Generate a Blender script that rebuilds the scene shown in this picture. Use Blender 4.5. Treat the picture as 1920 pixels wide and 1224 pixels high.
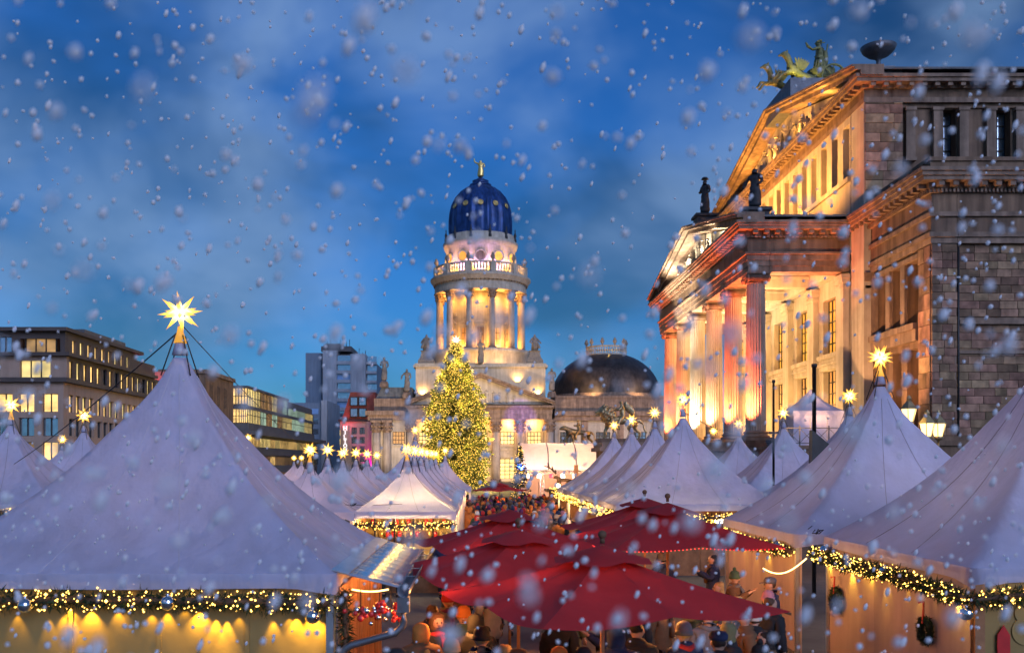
import bpy, bmesh, math, random
from mathutils import Vector, Matrix, Euler
R = math.radians
PI = math.pi
random.seed(11)
scene = bpy.context.scene
C = scene.collection
for _o in list(bpy.data.objects): bpy.data.objects.remove(_o)

# ------------------------------------------------------------------ camera, sky, sun, exposure
EYE = 4.0
cam_d = bpy.data.cameras.new('camera')
cam = bpy.data.objects.new('camera', cam_d); C.objects.link(cam)
cam.location = (0, 0, EYE); cam.rotation_euler = (R(90), 0, 0)
cam_d.sensor_width = 36; cam_d.lens = 34.43
cam_d.shift_x = 0.03125; cam_d.shift_y = 0.1335
cam_d.clip_start = 0.05; cam_d.clip_end = 3000
cam_d.dof.use_dof = True; cam_d.dof.focus_distance = 27; cam_d.dof.aperture_fstop = 1.9
scene.camera = cam

world = bpy.data.worlds.new('World'); scene.world = world; world.use_nodes = True
SUN_EL, SUN_ROT = R(14), R(152)
def build_world():
    nt = world.node_tree; nt.nodes.clear()
    N = nt.nodes.new; L = nt.links.new
    out = N('ShaderNodeOutputWorld'); bg = N('ShaderNodeBackground')
    sky = N('ShaderNodeTexSky'); sky.sky_type = 'NISHITA'; sky.sun_disc = False
    sky.sun_elevation = SUN_EL; sky.sun_rotation = SUN_ROT
    sky.air_density = 1.3; sky.dust_density = 0.1; sky.ozone_density = 6.0
    tc = N('ShaderNodeTexCoord')
    tint = N('ShaderNodeMix'); tint.data_type = 'RGBA'; tint.blend_type = 'MULTIPLY'
    tint.inputs[0].default_value = 1.0
    L(sky.outputs[0], tint.inputs[6]); tint.inputs[7].default_value = (0.36, 0.93, 1.66, 1)
    def cloud(scale, zs, detail, lo, hi, off, rough=.55):
        mp = N('ShaderNodeMapping'); mp.inputs['Scale'].default_value = (1, 1, zs)
        mp.inputs['Location'].default_value = off
        mp.inputs['Rotation'].default_value = (0, R(16), 0)
        L(tc.outputs['Generated'], mp.inputs[0])
        n = N('ShaderNodeTexNoise'); n.inputs['Scale'].default_value = scale
        n.inputs['Detail'].default_value = detail; n.inputs['Roughness'].default_value = rough
        n.inputs['Distortion'].default_value = .35
        L(mp.outputs[0], n.inputs['Vector'])
        r = N('ShaderNodeMapRange'); r.interpolation_type = 'SMOOTHSTEP'
        r.inputs[1].default_value = lo; r.inputs[2].default_value = hi
        L(n.outputs[0], r.inputs[0]); return r
    dark = cloud(3.6, 1.5, 4, .38, .66, (3.1, .4, 1.3), .5)
    lite = cloud(4.4, 1.5, 4, .38, .74, (.7, 5.2, 2.9), .5)
    m1 = N('ShaderNodeMix'); m1.data_type = 'RGBA'
    k1 = N('ShaderNodeMath'); k1.operation = 'MULTIPLY'; k1.inputs[1].default_value = .80
    L(dark.outputs[0], k1.inputs[0]); L(k1.outputs[0], m1.inputs[0])
    dk = N('ShaderNodeMix'); dk.data_type = 'RGBA'; dk.blend_type = 'MULTIPLY'; dk.inputs[0].default_value = 1
    L(tint.outputs[2], dk.inputs[6]); dk.inputs[7].default_value = (.70, .52, .42, 1)
    L(tint.outputs[2], m1.inputs[6]); L(dk.outputs[2], m1.inputs[7])
    m2 = N('ShaderNodeMix'); m2.data_type = 'RGBA'
    k2 = N('ShaderNodeMath'); k2.operation = 'MULTIPLY'; k2.inputs[1].default_value = .55
    L(lite.outputs[0], k2.inputs[0]); L(k2.outputs[0], m2.inputs[0])
    L(m1.outputs[2], m2.inputs[6]); m2.inputs[7].default_value = SKY_CLOUD
    L(m2.outputs[2], bg.inputs[0]); bg.inputs[1].default_value = SKY_STRENGTH
    L(bg.outputs[0], out.inputs[0])
SKY_STRENGTH = 0.043
SKY_CLOUD = (3.9, 6.3, 10.6, 1)
build_world()
sun_d = bpy.data.lights.new('sun', 'SUN'); sun = bpy.data.objects.new('sun', sun_d); C.objects.link(sun)
sun_d.energy = 1.35; sun_d.angle = R(40); sun_d.color = (0.62, 0.68, 1.0)
_az = R(152); _el = R(24)       # soft last daylight from behind the camera, to the right
sun.rotation_euler = (-Vector((math.sin(_az)*math.cos(_el), math.cos(_az)*math.cos(_el), math.sin(_el)))).to_track_quat('-Z', 'Y').to_euler()
scene.view_settings.view_transform = 'Standard'; scene.view_settings.look = 'None'
scene.view_settings.exposure = 0.6; scene.view_settings.gamma = 1
scene.view_settings.use_curve_mapping = False
scene.render.engine = 'CYCLES'
cy = scene.cycles
cy.use_denoising = True; cy.use_adaptive_sampling = True; cy.adaptive_threshold = .035; cy.max_bounces = 4; cy.diffuse_bounces = 2; cy.glossy_bounces = 2
cy.transmission_bounces = 3; cy.transparent_max_bounces = 6; cy.use_light_tree = True
cy.sample_clamp_indirect = 4; cy.caustics_reflective = False; cy.caustics_refractive = False

# ------------------------------------------------------------------ materials
M = {}
def mat(name, col, rough=.75, var=.25, scale=2.0, bump=.0, bscale=20., metal=0., col2=None, rnd=0., spec=.3, hue=0., streak=0.):
    m = bpy.data.materials.new(name); m.use_nodes = True; nt = m.node_tree; N = nt.nodes.new; L = nt.links.new
    b = nt.nodes['Principled BSDF']
    b.inputs['Roughness'].default_value = rough; b.inputs['Metallic'].default_value = metal
    b.inputs['Specular IOR Level'].default_value = spec
    tc = N('ShaderNodeTexCoord'); n = N('ShaderNodeTexNoise'); n.inputs['Scale'].default_value = scale
    n.inputs['Detail'].default_value = 7; n.inputs['Roughness'].default_value = .62
    oi = N('ShaderNodeObjectInfo'); add = N('ShaderNodeVectorMath'); add.operation = 'ADD'
    sc = N('ShaderNodeMath'); sc.operation = 'MULTIPLY'; sc.inputs[1].default_value = 37.
    L(oi.outputs['Random'], sc.inputs[0]); L(tc.outputs['Object'], add.inputs[0]); L(sc.outputs[0], add.inputs[1])
    L(add.outputs[0], n.inputs['Vector'])
    mr = N('ShaderNodeMapRange'); mr.inputs[1].default_value = .3; mr.inputs[2].default_value = .7
    L(n.outputs[0], mr.inputs[0])
    mx = N('ShaderNodeMix'); mx.data_type = 'RGBA'; L(mr.outputs[0], mx.inputs[0])
    c2 = col2 or tuple(min(1, c*(1+var)) for c in col); c1 = tuple(c*(1-var) for c in col)
    if col2: c1 = col
    mx.inputs[6].default_value = (*c1, 1); mx.inputs[7].default_value = (*c2, 1)
    last = mx.outputs[2]
    if streak:
        mp = N('ShaderNodeMapping'); mp.inputs['Scale'].default_value = (1.6, 1.6, .12)
        L(add.outputs[0], mp.inputs[0]); n3 = N('ShaderNodeTexNoise'); n3.inputs['Scale'].default_value = 1.5
        n3.inputs['Detail'].default_value = 6; L(mp.outputs[0], n3.inputs['Vector'])
        r3 = N('ShaderNodeMapRange'); r3.inputs[1].default_value = .35; r3.inputs[2].default_value = .65
        r3.inputs[3].default_value = 1 - streak; r3.inputs[4].default_value = 1
        L(n3.outputs[0], r3.inputs[0])
        x3 = N('ShaderNodeVectorMath'); x3.operation = 'SCALE'; L(last, x3.inputs[0]); L(r3.outputs[0], x3.inputs['Scale'])
        last = x3.outputs[0]
    if rnd or hue:
        hs = N('ShaderNodeHueSaturation'); L(last, hs.inputs['Color'])
        r2 = N('ShaderNodeMapRange'); L(oi.outputs['Random'], r2.inputs[0])
        r2.inputs[3].default_value = 1-rnd; r2.inputs[4].default_value = 1+rnd
        L(r2.outputs[0], hs.inputs['Value'])
        if hue:
            wn = N('ShaderNodeTexWhiteNoise'); wn.noise_dimensions = '1D'; L(oi.outputs['Random'], wn.inputs['W'])
            r4 = N('ShaderNodeMapRange'); L(wn.outputs[0], r4.inputs[0])
            r4.inputs[3].default_value = .5-hue; r4.inputs[4].default_value = .5+hue; L(r4.outputs[0], hs.inputs['Hue'])
        last = hs.outputs[0]
    L(last, b.inputs['Base Color'])
    if bump:
        n2 = N('ShaderNodeTexNoise'); n2.inputs['Scale'].default_value = bscale; n2.inputs['Detail'].default_value = 4
        L(add.outputs[0], n2.inputs['Vector'])
        bp = N('ShaderNodeBump'); bp.inputs['Strength'].default_value = bump; bp.inputs['Distance'].default_value = .03
        L(n2.outputs[0], bp.inputs['Height']); L(bp.outputs[0], b.inputs['Normal'])
    M[name] = m; return m
def emi(name, col, st, vary=0., scale=3.):
    m = bpy.data.materials.new(name); m.use_nodes = True; nt = m.node_tree; N = nt.nodes.new; L = nt.links.new
    b = nt.nodes['Principled BSDF']; b.inputs['Base Color'].default_value = (*[c*.5 for c in col], 1)
    st *= .7; b.inputs['Emission Color'].default_value = (*col, 1); b.inputs['Emission Strength'].default_value = st
    b.inputs['Roughness'].default_value = .5
    if vary:
        tc = N('ShaderNodeTexCoord'); n = N('ShaderNodeTexNoise'); n.inputs['Scale'].default_value = scale
        oi = N('ShaderNodeObjectInfo'); ad = N('ShaderNodeVectorMath'); k = N('ShaderNodeMath'); k.operation = 'MULTIPLY'; k.inputs[1].default_value = 91
        L(oi.outputs['Random'], k.inputs[0]); L(tc.outputs['Object'], ad.inputs[0]); L(k.outputs[0], ad.inputs[1]); L(ad.outputs[0], n.inputs['Vector'])
        mr = N('ShaderNodeMapRange'); mr.inputs[1].default_value = .3; mr.inputs[2].default_value = .7
        mr.inputs[3].default_value = st*(1-vary); mr.inputs[4].default_value = st*(1+vary)
        L(n.outputs[0], mr.inputs[0])
        k2 = N('ShaderNodeMath'); k2.operation = 'MULTIPLY'; r2 = N('ShaderNodeMapRange'); r2.inputs[3].default_value = 1-vary*.8; r2.inputs[4].default_value = 1+vary*.6
        L(oi.outputs['Random'], r2.inputs[0]); L(mr.outputs[0], k2.inputs[0]); L(r2.outputs[0], k2.inputs[1])
        L(k2.outputs[0], b.inputs['Emission Strength'])
    m.cycles.emission_sampling = 'NONE'
    M[name] = m; return m
def fabric(name, col, trans, bump=.15, rough=.6):
    m = mat(name, col, rough, .10, .9, 0, spec=.35, streak=.16)
    nt = m.node_tree; N = nt.nodes.new; L = nt.links.new
    b = nt.nodes['Principled BSDF']; out = nt.nodes['Material Output']
    tc = N('ShaderNodeTexCoord'); mp = N('ShaderNodeMapping'); mp.inputs['Scale'].default_value = (1, 1, .35)
    L(tc.outputs['Object'], mp.inputs[0])
    n = N('ShaderNodeTexNoise'); n.inputs['Scale'].default_value = 1.6; n.inputs['Detail'].default_value = 4
    L(mp.outputs[0], n.inputs['Vector'])
    bp = N('ShaderNodeBump'); bp.inputs['Strength'].default_value = bump; bp.inputs['Distance'].default_value = .2
    L(n.outputs[0], bp.inputs['Height']); L(bp.outputs[0], b.inputs['Normal'])
    tr = N('ShaderNodeBsdfTranslucent'); tr.inputs[0].default_value = (*col, 1); L(bp.outputs[0], tr.inputs['Normal'])
    mx = N('ShaderNodeMixShader'); mx.inputs[0].default_value = trans
    L(b.outputs[0], mx.inputs[1]); L(tr.outputs[0], mx.inputs[2]); L(mx.outputs[0], out.inputs[0])
    return m

mat('paving', (.10, .095, .09), .8, .3, .6, .3, 6)
mat('sandstone', (.27, .172, .108), .85, .32, .5, .35, 9, col2=(.135, .088, .064), streak=.5)
mat('stone_block', (.27, .165, .105), .85, .5, 1.6, .6, 9, rnd=.42, hue=.02, streak=.4)
mat('stone_light', (.46, .40, .32), .8, .2, .6, .25, 10, streak=.25)
mat('stone_column', (.44, .37, .30), .8, .25, .9, .3, 12, col2=(.33, .27, .22), streak=.3)
mat('stone_trim', (.26, .18, .13), .8, .3, 1.2, .35, 10, streak=.45)
mat('dark_statue', (.035, .037, .042), .7, .4, 4, .4, 12)
mat('stone_statue', (.20, .17, .14), .8, .35, 4, .4, 12)
mat('verdigris', (.10, .125, .075), .55, .4, 3, .5, 10, metal=.25, col2=(.24, .23, .10))
mat('copper_blue', (.022, .065, .22), .38, .5, .5, .2, 3, metal=.35, streak=.5)
mat('copper_dark', (.055, .048, .048), .42, .5, .4, .2, 3, metal=.4, streak=.4)
mat('gold_leaf', (.75, .52, .18), .35, .2, 5, 0, metal=.8)
mat('bronze', (.38, .29, .15), .38, .4, 4, .4, 9, metal=.7)
mat('bowl_metal', (.10, .11, .13), .5, .3, 3, .2, 9, metal=.4)
mat('glass_sky', (.45, .55, .65), .10, .2, 1, 0, metal=.85, spec=.9)
mat('dark_frame', (.03, .026, .024), .5, .3, 3)
mat('lead_roof', (.10, .11, .12), .6, .25, .7, .1, 6, streak=.3)
mat('roof_red', (.23, .055, .04), .8, .3, .8, .2, 5)
mat('beige_facade', (.34, .245, .19), .85, .12, .4, .1, 8, streak=.15)
mat('dark_attic', (.075, .06, .055), .7, .2, .5, .1, 8)
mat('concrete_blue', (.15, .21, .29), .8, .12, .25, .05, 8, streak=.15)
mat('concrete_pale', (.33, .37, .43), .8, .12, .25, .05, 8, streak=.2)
mat('concrete_dark', (.10, .10, .105), .8, .2, .4, .1, 8)
mat('steel_dark', (.04, .042, .045), .45, .25, 3, 0, metal=.6)
mat('steel_grey', (.22, .23, .25), .35, .2, 3, .05, 20, metal=.8)
mat('alu', (.55, .56, .58), .3, .15, 3, .03, 20, metal=.85)
mat('clear_roof', (.42, .44, .50), .16, .15, 1.5, .05, 14, metal=.35, spec=.7)
mat('wood_plank', (.36, .17, .075), .65, .35, 3, .25, 14, rnd=.2, streak=.3)
mat('wood_dark', (.12, .065, .035), .7, .3, 3, .25, 14)
mat('panel_beige', (.32, .21, .07), .7, .1, 1, .08, 9, streak=.12)
mat('panel_pink', (.46, .35, .30), .7, .1, 1, .1, 9, streak=.15)
mat('paint_red', (.50, .02, .02), .5, .2, 3)
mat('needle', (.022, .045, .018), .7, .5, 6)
mat('needle_lit', (.085, .10, .022), .7, .5, 6)  # needles with the gold of the tree lights mixed into their colour
mat('bark', (.08, .05, .03), .9, .3, 6, .4, 20)
mat('chrome', (.75, .76, .8), .07, .05, 3, 0, metal=1.)
mat('bauble_red', (.55, .03, .03), .25, .2, 3, 0, spec=.6)
mat('ribbon_red', (.55, .012, .02), .5, .15, 3)
mat('cable_black', (.02, .02, .022), .6, .2, 3)
mat('skin', (.46, .27, .19), .55, .1, 8, spec=.35)
mat('seam_pale', (.50,.49,.56), .7, .1, 3); mat('seam_grey', (.20,.19,.23), .7, .1, 3)
mat('snow_patch', (.8, .8, .82), .8, .1, 3)
fabric('tent_white', (.49, .51, .68), .32, .6)
fabric('tent_small', (.62, .60, .72), .36, .4)
fabric('stage_cloth', (.80, .76, .74), .45)
fabric('umbrella_red', (.50, .032, .033), .28, .12, .75)
fabric('umbrella_dark', (.38, .022, .024), .22, .12, .75)
emi('bulb', (1.0, .56, .10), 7)
emi('bulb_tree', (1.0, .64, .11), 3.0)
emi('led_red', (1.0, .04, .03), 3)
emi('led_warm', (1.0, .62, .2), 5)
emi('pane_warm', (1.0, .62, .20), 1.25, .5, .9)
emi('pane_yellow', (1.0, .74, .26), 1.0, .45, .6)
emi('pane_cool', (.72, 1.0, .70), .75, .5, .5)
emi('pane_dim', (1.0, .55, .18), .24, .8, .8)
emi('pane_blue', (.25, .5, 1.0), .08, .5, .6)
emi('pane_amber', (1.0, .46, .06), .85, .5, .8)
emi('lamp_glass', (1.0, .66, .24), 3.2)
emi('flood_face', (1.0, .8, .5), 12)
emi('blue_spot', (.08, .2, 1.0), 14)
emi('white_lamp', (1.0, .86, .62), 9)
emi('sign_white', (.95, .9, .95), 1.5)
emi('red_lamp', (1.0, .05, .08), 3)
def star_material():
    m = emi('star_glow', (1, .6, .1), 1.0); nt = m.node_tree; N = nt.nodes.new; L = nt.links.new
    b = nt.nodes['Principled BSDF']; tc = N('ShaderNodeTexCoord'); ln = N('ShaderNodeVectorMath'); ln.operation = 'LENGTH'
    L(tc.outputs['Object'], ln.inputs[0])
    cr = N('ShaderNodeValToRGB'); L(ln.outputs['Value'], cr.inputs[0])
    e = cr.color_ramp.elements; e[0].position = .25; e[0].color = (1, .80, .40, 1); e[1].position = 1; e[1].color = (1, .36, .02, 1)
    q = cr.color_ramp.elements.new(.55); q.color = (1, .60, .08, 1)
    L(cr.outputs[0], b.inputs['Emission Color'])
    mr = N('ShaderNodeMapRange'); mr.inputs[1].default_value = .15; mr.inputs[2].default_value = 1.
    mr.inputs[3].default_value = 2.6; mr.inputs[4].default_value = .55; L(ln.outputs['Value'], mr.inputs[0])
    L(mr.outputs[0], b.inputs['Emission Strength'])
star_material()

# ------------------------------------------------------------------ mesh helpers
class MB:
    def __init__(s): s.v = []; s.f = []; s.s = []
    def add(s, vs, fs, smooth=False):
        k = len(s.v); s.v.extend(tuple(v) for v in vs); s.f.extend(tuple(i+k for i in f) for f in fs); s.s.extend([smooth]*len(fs)); return s
    def box(s, x0, x1, y0, y1, z0, z1):
        if x0 > x1: x0, x1 = x1, x0
        if y0 > y1: y0, y1 = y1, y0
        return s.add([(x0,y0,z0),(x1,y0,z0),(x1,y1,z0),(x0,y1,z0),(x0,y0,z1),(x1,y0,z1),(x1,y1,z1),(x0,y1,z1)],
            [(0,3,2,1),(4,5,6,7),(0,1,5,4),(1,2,6,5),(2,3,7,6),(3,0,4,7)])
    def lathe(s, prof, n=24, c=(0,0,0), smooth=True, cap=True, a0=0, rot=0):
        vs = []; fs = []
        for r, z in prof:
            for i in range(n):
                a = 2*PI*i/n + rot; vs.append((c[0]+r*math.cos(a), c[1]+r*math.sin(a), c[2]+z))
        for j in range(len(prof)-1):
            for i in range(n):
                k = (i+1) % n; fs.append((j*n+i, j*n+k, (j+1)*n+k, (j+1)*n+i))
        s.add(vs, fs, smooth)
        if cap:
            m = len(prof)-1
            k = len(s.v) - len(vs)
            s.f.append(tuple(k+m*n+i for i in range(n))); s.s.append(False)
            s.f.append(tuple(k+n-1-i for i in range(n))); s.s.append(False)
        return s
    def rod(s, p0, p1, r0, r1=None, n=6, smooth=True):
        p0 = Vector(p0); p1 = Vector(p1); r1 = r0 if r1 is None else r1
        d = p1-p0
        if d.length < 1e-6: return s
        q = d.to_track_quat('Z', 'Y'); vs = []
        for p, r in ((p0, r0), (p1, r1)):
            for i in range(n):
                a = 2*PI*i/n; vs.append(p + q @ Vector((r*math.cos(a), r*math.sin(a), 0)))
        fs = [(i, (i+1) % n, n+(i+1) % n, n+i) for i in range(n)]
        s.add(vs, fs, smooth); k = len(s.v)-2*n
        s.f += [tuple(k+n-1-i for i in range(n)), tuple(k+n+i for i in range(n))]; s.s += [False, False]
        return s
    def tube(s, pts, r, n=6):
        pts = [Vector(p) for p in pts]; vs = []; fs = []
        for j, p in enumerate(pts):
            t = (pts[min(j+1, len(pts)-1)] - pts[max(j-1, 0)]).normalized(); q = t.to_track_quat('Z', 'Y')
            rr = r[j] if isinstance(r, (list, tuple)) else r
            for i in range(n):
                a = 2*PI*i/n; vs.append(p + q @ Vector((rr*math.cos(a), rr*math.sin(a), 0)))
        for j in range(len(pts)-1):
            for i in range(n): fs.append((j*n+i, j*n+(i+1) % n, (j+1)*n+(i+1) % n, (j+1)*n+i))
        s.add(vs, fs, True); k = len(s.v)-len(vs)
        s.f += [tuple(k+n-1-i for i in range(n)), tuple(k+(len(pts)-1)*n+i for i in range(n))]; s.s += [False, False]
        return s
    def ball(s, c, r, nu=10, nv=7, sc=(1,1,1)):
        vs = [(c[0], c[1], c[2]-r*sc[2])]; fs = []
        for j in range(1, nv):
            b = -PI/2 + PI*j/nv
            for i in range(nu):
                a = 2*PI*i/nu; vs.append((c[0]+r*sc[0]*math.cos(b)*math.cos(a), c[1]+r*sc[1]*math.cos(b)*math.sin(a), c[2]+r*sc[2]*math.sin(b)))
        vs.append((c[0], c[1], c[2]+r*sc[2])); t = len(vs)-1
        for i in range(nu):
            k = (i+1) % nu; fs.append((0, 1+k, 1+i)); fs.append((t, 1+(nv-2)*nu+i, 1+(nv-2)*nu+k))
            for j in range(nv-2): fs.append((1+j*nu+i, 1+j*nu+k, 1+(j+1)*nu+k, 1+(j+1)*nu+i))
        return s.add(vs, fs, True)
    def extrude(s, poly, axis, a0, a1):
        # poly: 2-D outline; axis 'x': points are (y, z); 'y': points are (x, z)
        n = len(poly); mk = (lambda a, p: (a, p[0], p[1])) if axis == 'x' else (lambda a, p: (p[0], a, p[1]))
        vs = [mk(a0, p) for p in poly] + [mk(a1, p) for p in poly]
        fs = [tuple(range(n)), tuple(range(2*n-1, n-1, -1))] + [(i, n+i, n+(i+1) % n, (i+1) % n) for i in range(n)]
        return s.add(vs, fs)
    def mesh(s, name, fix=True):
        me = bpy.data.meshes.new(name); me.from_pydata(s.v, [], s.f)
        me.polygons.foreach_set('use_smooth', s.s)
        if fix:
            bm = bmesh.new(); bm.from_mesh(me); bmesh.ops.recalc_face_normals(bm, faces=bm.faces); bm.to_mesh(me); bm.free()
        me.update(); return me
WL = {}
def wl(o): return WL.get(o.name, Vector((0,0,0))) if o is not None else Vector((0,0,0))
def tag(o, label=None, cat=None, group=None, kind=None):
    if label: o['label'] = label
    if cat: o['category'] = cat
    if group: o['group'] = group
    if kind: o['kind'] = kind
    return o
def thing(name, label, cat, loc=(0,0,0), rotz=0, group=None):
    o = bpy.data.objects.new(name, None); C.objects.link(o); o.empty_display_size = .1
    o.location = loc; o.rotation_euler = (0,0,rotz); WL[o.name] = Vector(loc); return tag(o, label, cat, group)
def obj(name, mb, material, parent=None, at=(0,0,0), rot=(0,0,0), scale=None, local=False, label=None, kind=None):
    """at: world position of the mesh origin (local=True: relative to the parent)"""
    me = mb if isinstance(mb, bpy.types.Mesh) else mb.mesh(name, True)
    m = M[material] if isinstance(material, str) else material
    if m is not None and len(me.materials) == 0: me.materials.append(m)
    o = bpy.data.objects.new(name, me); C.objects.link(o)
    if m is not None and me.materials[0] is not m:
        o.material_slots[0].link = 'OBJECT'; o.material_slots[0].material = m
    w = Vector(at)
    if parent is not None:
        o.parent = parent
        if local: w = w + wl(parent)
        o.location = w - wl(parent)
    else: o.location = w
    o.rotation_euler = rot
    if scale: o.scale = scale if hasattr(scale, '__len__') else (scale,)*3
    WL[o.name] = w
    if label: o['label'] = label
    if kind: o['kind'] = kind
    return o
def copy_tree(o, parent=None):
    c = o.copy(); C.objects.link(c)
    if parent is not None: c.parent = parent; c.matrix_parent_inverse = o.matrix_parent_inverse.copy()
    for ch in list(o.children): copy_tree(ch, c)
    return c
def lamp(kind, loc, col, power, radius=.08, parent=None, aim=None, cone=70, blend=.6, name='lamp_light'):
    d = bpy.data.lights.new(name, kind); d.energy = power*.66; d.color = col; d.shadow_soft_size = radius
    o = bpy.data.objects.new(name, d); C.objects.link(o)
    if kind == 'SPOT': d.spot_size = R(cone); d.spot_blend = blend
    w = Vector(loc)
    if aim is not None: o.rotation_euler = (Vector(aim)-w).to_track_quat('-Z', 'Y').to_euler()
    if parent is not None: o.parent = parent; o.location = w - wl(parent)
    else: o.location = w
    return o
def holes_wall(mb, axis, u0, u1, z0, z1, w0, w1, holes):
    """solid wall with rectangular openings; axis 'y': u runs along y, w is x; axis 'x': u along x, w is y"""
    us = sorted({u0, u1, *[h[0] for h in holes], *[h[1] for h in holes]})
    for a, b in zip(us, us[1:]):
        if b-a < 1e-5: continue
        m = (a+b)/2; cut = sorted([(h[2], h[3]) for h in holes if h[0] < m < h[1]])
        z = z0
        for c0, c1 in cut + [(z1, z1)]:
            if c0 - z > 1e-4:
                if axis == 'y': mb.box(w0, w1, a, b, z, c0)
                else: mb.box(a, b, w0, w1, z, c0)
            z = c1
    return mb
def skin_mesh(name, pts, edges, sub=2, root=0, smooth=True):
    """pts: [(x,y,z,r) or (x,y,z,rx,ry)]; grows one continuous surface round the joints"""
    me = bpy.data.meshes.new(name); me.from_pydata([p[:3] for p in pts], edges, [])
    ob = bpy.data.objects.new(name, me); C.objects.link(ob)
    sk = ob.modifiers.new('skin', 'SKIN'); sk.use_smooth_shade = smooth; sk.branch_smoothing = .3
    for i, p in enumerate(pts):
        d = me.skin_vertices[0].data[i]; d.radius = (p[3], p[4] if len(p) > 4 else p[3]); d.use_root = (i == root)
    ss = ob.modifiers.new('sub', 'SUBSURF'); ss.levels = sub; ss.render_levels = sub
    dg = bpy.context.evaluated_depsgraph_get()
    out = bpy.data.meshes.new_from_object(ob.evaluated_get(dg)); out.name = name; out.materials.clear()
    bpy.data.objects.remove(ob); bpy.data.meshes.remove(me)
    for p in out.polygons: p.use_smooth = smooth
    return out
def mesh_join(name, metas):
    """join evaluated meshes [(mesh, Matrix)] into one"""
    bm = bmesh.new()
    for me, mx in metas:
        t = me.copy(); t.transform(mx); bm.from_mesh(t); bpy.data.meshes.remove(t)
    o = bpy.data.meshes.new(name); bm.to_mesh(o); bm.free(); return o
# ------------------------------------------------------------------ grown figures (people, statues, animals): made first, shared later
def person_points(pose):
    p = [(0,0,.95,.15,.12), (0,.005,1.10,.135,.105), (0,.01,1.28,.16,.115), (0,.015,1.41,.13,.10), (0,.01,1.49,.056), (0,-.005,1.555,.062),
         (0,-.015,1.625,.082,.096), (0,-.005,1.695,.078,.088), (0,0,1.735,.05,.055)]
    e = [(0,1),(1,2),(2,3),(3,4),(4,5),(5,6),(6,7),(7,8)]
    arms = {'down': ([(.19,.01,1.41),(.245,.03,1.14),(.24,-.05,.91)], [(.19,.01,1.41),(.245,.03,1.14),(.24,-.05,.91)]),
            'mug':  ([(.19,.01,1.41),(.25,.03,1.14),(.16,-.22,1.20)], [(.19,.01,1.41),(.25,.04,1.14),(.25,-.03,.91)]),
            'phone': ([(.19,.01,1.41),(.26,-.10,1.20),(.10,-.34,1.38)], [(.19,.01,1.41),(.26,-.10,1.20),(.10,-.34,1.36)]),
            'pocket': ([(.19,.01,1.41),(.29,.07,1.15),(.20,-.10,.99)], [(.19,.01,1.41),(.29,.07,1.15),(.20,-.10,.99)])}[pose]
    p.append((0,-.118,1.618,.014)); e.append((6,9))                    # nose
    for sx in (-1, 1):
        p.append((sx*.094,.005,1.625,.014,.022)); e.append((6, len(p)-1))  # ear
    wr = []
    for k, sx in enumerate((1, -1)):
        a = arms[k]; b = len(p)
        sh, el, wst = [Vector((sx*q[0], q[1], q[2])) for q in a]
        p += [(*sh,.064), (*el,.046), (*wst,.029)]; e += [(3,b),(b,b+1),(b+1,b+2)]
        d = (wst-el).normalized(); palm = wst + d*.055
        p.append((*palm,.03,.018)); e.append((b+2,b+3)); pi = b+3
        side = d.cross(Vector((0,1,0)) if abs(d.y) < .7 else Vector((0,0,1))).normalized()
        for j in range(4):
            o = side*(j-1.5)*.019; c = palm + d*.035 + o
            i0 = len(p); p += [(*c,.010), (*(c+d*(.030+.004*(1.5-abs(j-1.5)))+Vector((0,-.006,0))),.009), (*(c+d*(.050+.006*(1.5-abs(j-1.5)))+Vector((0,-.020,0))),.007)]
            e += [(pi,i0),(i0,i0+1),(i0+1,i0+2)]
        t = palm + side*.035*sx; i0 = len(p)
        p += [(*t,.011), (*(t+d*.03+side*.012*sx),.009)]; e += [(pi,i0),(i0,i0+1)]
        wr.append((sh, el, wst))
    for sx in (-1, 1):
        b = len(p); p += [(sx*.095,0,.86,.092), (sx*.105,-.02,.49,.060), (sx*.11,.02,.09,.042), (sx*.12,-.13,.045,.036)]
        e += [(0,b),(b,b+1),(b+1,b+2),(b+2,b+3)]
    return p, e, wr
from mathutils import noise as mnoise
def crumple(me, amp, freq, quilt=False):
    for v in me.vertices:
        p = v.co; a = mnoise.noise(p*freq)*amp + mnoise.noise(p*freq*2.3)*amp*.5
        if quilt: a += .010*abs(math.sin(p.z*34)) - .006
        v.co = p + v.normal*a
    me.update(); return me
POSES = ['down', 'mug', 'phone', 'pocket']
BODY = {}; COAT = {}; TROU = None
for ps in POSES:
    p, e, wr = person_points(ps)
    BODY[ps] = skin_mesh('person_body', p, e, 2)
    q = [(0,.01,.62,.25,.20), (0,.01,.80,.235,.19), (0,.01,1.0,.215,.175), (0,.012,1.24,.225,.18), (0,.015,1.38,.19,.155), (0,.012,1.49,.12,.115), (0,.015,1.56,.105,.105)]
    ee = [(0,1),(1,2),(2,3),(3,4),(4,5),(5,6)]
    for sh, el, w in wr:
        b = len(q); q += [(*sh,.105), (*el,.082), (*w,.06)]; ee += [(4,b),(b,b+1),(b+1,b+2)]
    COAT[ps] = crumple(skin_mesh('coat', q, ee, 2), .016, 7, True)
TROU = skin_mesh('trousers', [(0,0,.93,.17,.14), (.1,0,.84,.105), (.108,-.02,.49,.075), (.11,.02,.1,.062), (-.1,0,.84,.105), (-.108,-.02,.49,.075), (-.11,.02,.1,.062)],
    [(0,1),(1,2),(2,3),(0,4),(4,5),(5,6)], 2)
def shoe_mesh():
    b = MB()
    for sx in (-1, 1): b.ball((sx*.115,-.06,.055), .1, 10, 6, (.55,1.35,.55))
    return b.mesh('boots')
BOOTS = shoe_mesh()
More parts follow.
